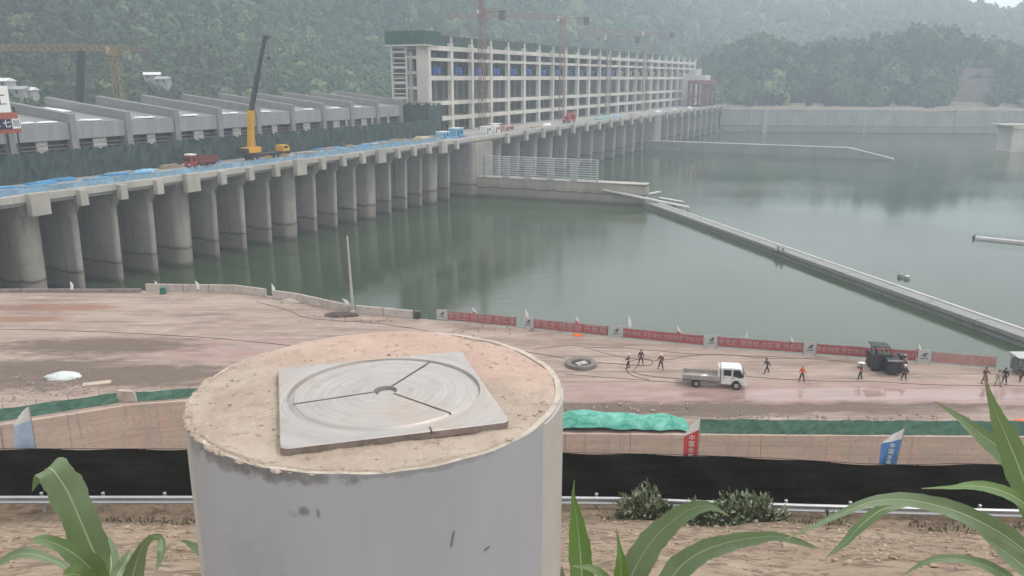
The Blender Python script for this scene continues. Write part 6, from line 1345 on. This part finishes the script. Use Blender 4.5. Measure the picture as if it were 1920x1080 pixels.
maize('young maize plant at lower left whose broad top leaf folds over at the tip', 192, 1250, 1.75, (192, 1060), [
    ([(193, 1085, 1.75, 26), (182, 1052, 1.74, 52), (165, 1010, 1.72, 66), (147, 968, 1.70, 62), (128, 925, 1.68, 70), (112, 899, 1.665, 64), (97, 880, 1.66, 58), (86, 880, 1.675, 46), (74, 897, 1.69, 30), (60, 922, 1.70, 1.5)], dict(lock=.64, fold=.08, wave=.10, roll=[0, -.1, -.1, 0, 0, 0, .1, .2, .3, .3])),
    ([(192, 1110, 1.72, 30), (175, 1075, 1.66, 48), (150, 1048, 1.6, 48), (115, 1025, 1.56, 30), (80, 1013, 1.53, 22), (52, 1016, 1.51, 3)], dict(fold=.25, roll=.25, hue=.25)),
    ([(190, 1120, 1.7, 30), (165, 1095, 1.6, 40), (145, 1078, 1.55, 40), (118, 1080, 1.5, 20)], dict(fold=.2, roll=.2, hue=.5)),
    ([(180, 1130, 1.8, 10), (124, 1066, 1.85, 12), (95, 1050, 1.88, 18), (60, 1039, 1.9, 22), (30, 1041, 1.92, 20), (0, 1055, 1.94, 14), (-30, 1075, 1.96, 2)], dict(fold=.3, roll=.5)),
    ([(196, 1110, 1.82, 22), (208, 1065, 1.88, 30), (206, 1035, 1.92, 28), (198, 1012, 1.95, 16), (190, 1003, 1.96, 2)], dict(fold=.25, roll=-.2)),
    ([(235, 1120, 1.70, 36), (250, 1075, 1.68, 40), (262, 1035, 1.66, 26), (280, 1010, 1.63, 16), (300, 1008, 1.60, 15), (304, 1030, 1.58, 17), (297, 1058, 1.57, 8), (291, 1076, 1.56, 1)], dict(fold=.35, roll=[0, .1, .2, .5, .6, .2, 0, 0])),
    ([(205, 1110, 1.8, 20), (222, 1075, 1.84, 30), (236, 1050, 1.86, 24), (245, 1030, 1.88, 3)], dict(fold=.3, roll=.3))])
maize('maize plant right behind the pillar showing only one leaf tip', 420, 1200, 1.6, (420, 1100), [([(425, 1090, 1.55, 22), (395, 1052, 1.52, 24), (368, 1030, 1.5, 20), (350, 1018, 1.48, 10), (335, 1013, 1.46, 1)], dict(fold=.3, roll=.5))])
maize('maize plant right beside the pillar with one upright spear leaf and arching blades', 1150, 1250, 1.5, (1150, 1105), [
    ([(1098, 1170, 1.5, 46), (1092, 1090, 1.5, 48), (1086, 1020, 1.5, 44), (1080, 965, 1.49, 24), (1075, 930, 1.48, 8), (1077, 900, 1.47, 1.5)], dict(fold=.22, roll=0, hue=.75, wave=.02)),
    ([(1150, 1140, 1.42, 24), (1163, 1085, 1.41, 30), (1164, 1050, 1.40, 20), (1161, 1025, 1.40, 9), (1156, 990, 1.4, 1.5)], dict(fold=.3, hue=1.0, wave=.02)),
    ([(1160, 1150, 1.5, 36), (1182, 1085, 1.49, 56), (1208, 1035, 1.47, 56), (1245, 990, 1.45, 46), (1290, 957, 1.42, 34), (1325, 948, 1.40, 22), (1345, 955, 1.385, 10), (1368, 968, 1.37, 1.5)], dict(fold=.28, roll=[0, 0, .05, .1, .2, .2, .2, .2])),
    ([(1235, 1150, 1.40, 40), (1262, 1080, 1.39, 50), (1305, 1040, 1.37, 44), (1360, 1018, 1.35, 36), (1410, 1009, 1.33, 28), (1455, 1005, 1.31, 18), (1500, 1016, 1.29, 13), (1535, 1028, 1.28, 1.5)], dict(fold=.28, roll=[0, 0, .1, .2, .2, .3, .3, .3])),
    ([(1148, 1150, 1.44, 24), (1140, 1105, 1.42, 34), (1128, 1080, 1.41, 22), (1108, 1066, 1.4, 16), (1072, 1062, 1.39, 2)], dict(fold=.35, roll=.5, hue=.5)),
    ([(1060, 1150, 1.6, 18), (1056, 1095, 1.6, 14), (1053, 1062, 1.6, 2)], dict(fold=.3))])
maize('tall maize plant at the right edge with long drooping leaves', 2000, 1200, 1.3, (1965, 960), [
    ([(1965, 1060, 1.28, 30), (1940, 960, 1.27, 50), (1912, 880, 1.26, 56), (1885, 815, 1.25, 42), (1864, 765, 1.24, 20), (1845, 705, 1.23, 1.5)], dict(fold=.18, roll=0, hue=.35, wave=.03)),
    ([(1965, 985, 1.32, 26), (1930, 900, 1.33, 42), (1885, 850, 1.34, 46), (1835, 812, 1.35, 30), (1795, 780, 1.36, 14), (1752, 752, 1.37, 1.5)], dict(fold=.2, roll=.15, hue=.1)),
    ([(1965, 1010, 1.25, 26), (1925, 950, 1.23, 28), (1880, 922, 1.21, 26), (1830, 912, 1.19, 21), (1785, 914, 1.17, 9), (1728, 916, 1.15, 1.5)], dict(fold=.3, roll=.4, hue=.55)),
    ([(1975, 1090, 1.38, 30), (1930, 1042, 1.37, 44), (1880, 1003, 1.36, 46), (1815, 968, 1.34, 38), (1755, 948, 1.32, 34), (1700, 938, 1.30, 30), (1640, 940, 1.28, 22), (1580, 962, 1.26, 14), (1520, 990, 1.25, 8), (1475, 1010, 1.24, 1.5)], dict(fold=.32, roll=[0, .1, .15, .2, .25, .3, .3, .2, .2, .1], wave=.16)),
    ([(1700, 945, 1.33, 10), (1655, 955, 1.32, 22), (1615, 985, 1.31, 22), (1582, 1020, 1.3, 14), (1548, 1046, 1.29, 1.5)], dict(fold=.3, roll=.2, hue=.3)),
    ([(1985, 1120, 1.3, 34), (1935, 1075, 1.29, 44), (1890, 1040, 1.28, 34), (1850, 1010, 1.27, 10), (1838, 1000, 1.27, 1.5)], dict(fold=.3, roll=.3)),
    ([(1965, 990, 1.42, 22), (1930, 1015, 1.42, 26), (1905, 1035, 1.41, 20), (1888, 1042, 1.4, 2)], dict(fold=.3, hue=.4)),
    ([(1930, 1130, 1.42, 20), (1890, 1085, 1.42, 24), (1840, 1058, 1.42, 22), (1790, 1048, 1.42, 18), (1740, 1053, 1.42, 12), (1690, 1080, 1.42, 1.5)], dict(fold=.3, roll=.4))])

# ---- haze: one box of thin air round the whole scene
hz = MB().box(-2550, 2550, -280, 2650, -17.5, HILL_TOP+14).build('haze', None); tag(hz, 'pale humid haze filling the valley', 'haze', kind='stuff')
hm = bpy.data.materials.new('haze_air'); hm.use_nodes = True; ht_ = hm.node_tree; ht_.nodes.clear(); ho = ht_.nodes.new('ShaderNodeOutputMaterial'); hv = ht_.nodes.new('ShaderNodeVolumePrincipled')
hv.inputs['Color'].default_value = (.78, .89, 1.0, 1); hv.inputs['Density'].default_value = .00066; hv.inputs['Anisotropy'].default_value = .2; ht_.links.new(hv.outputs[0], ho.inputs['Volume']); hz.data.materials.append(hm)
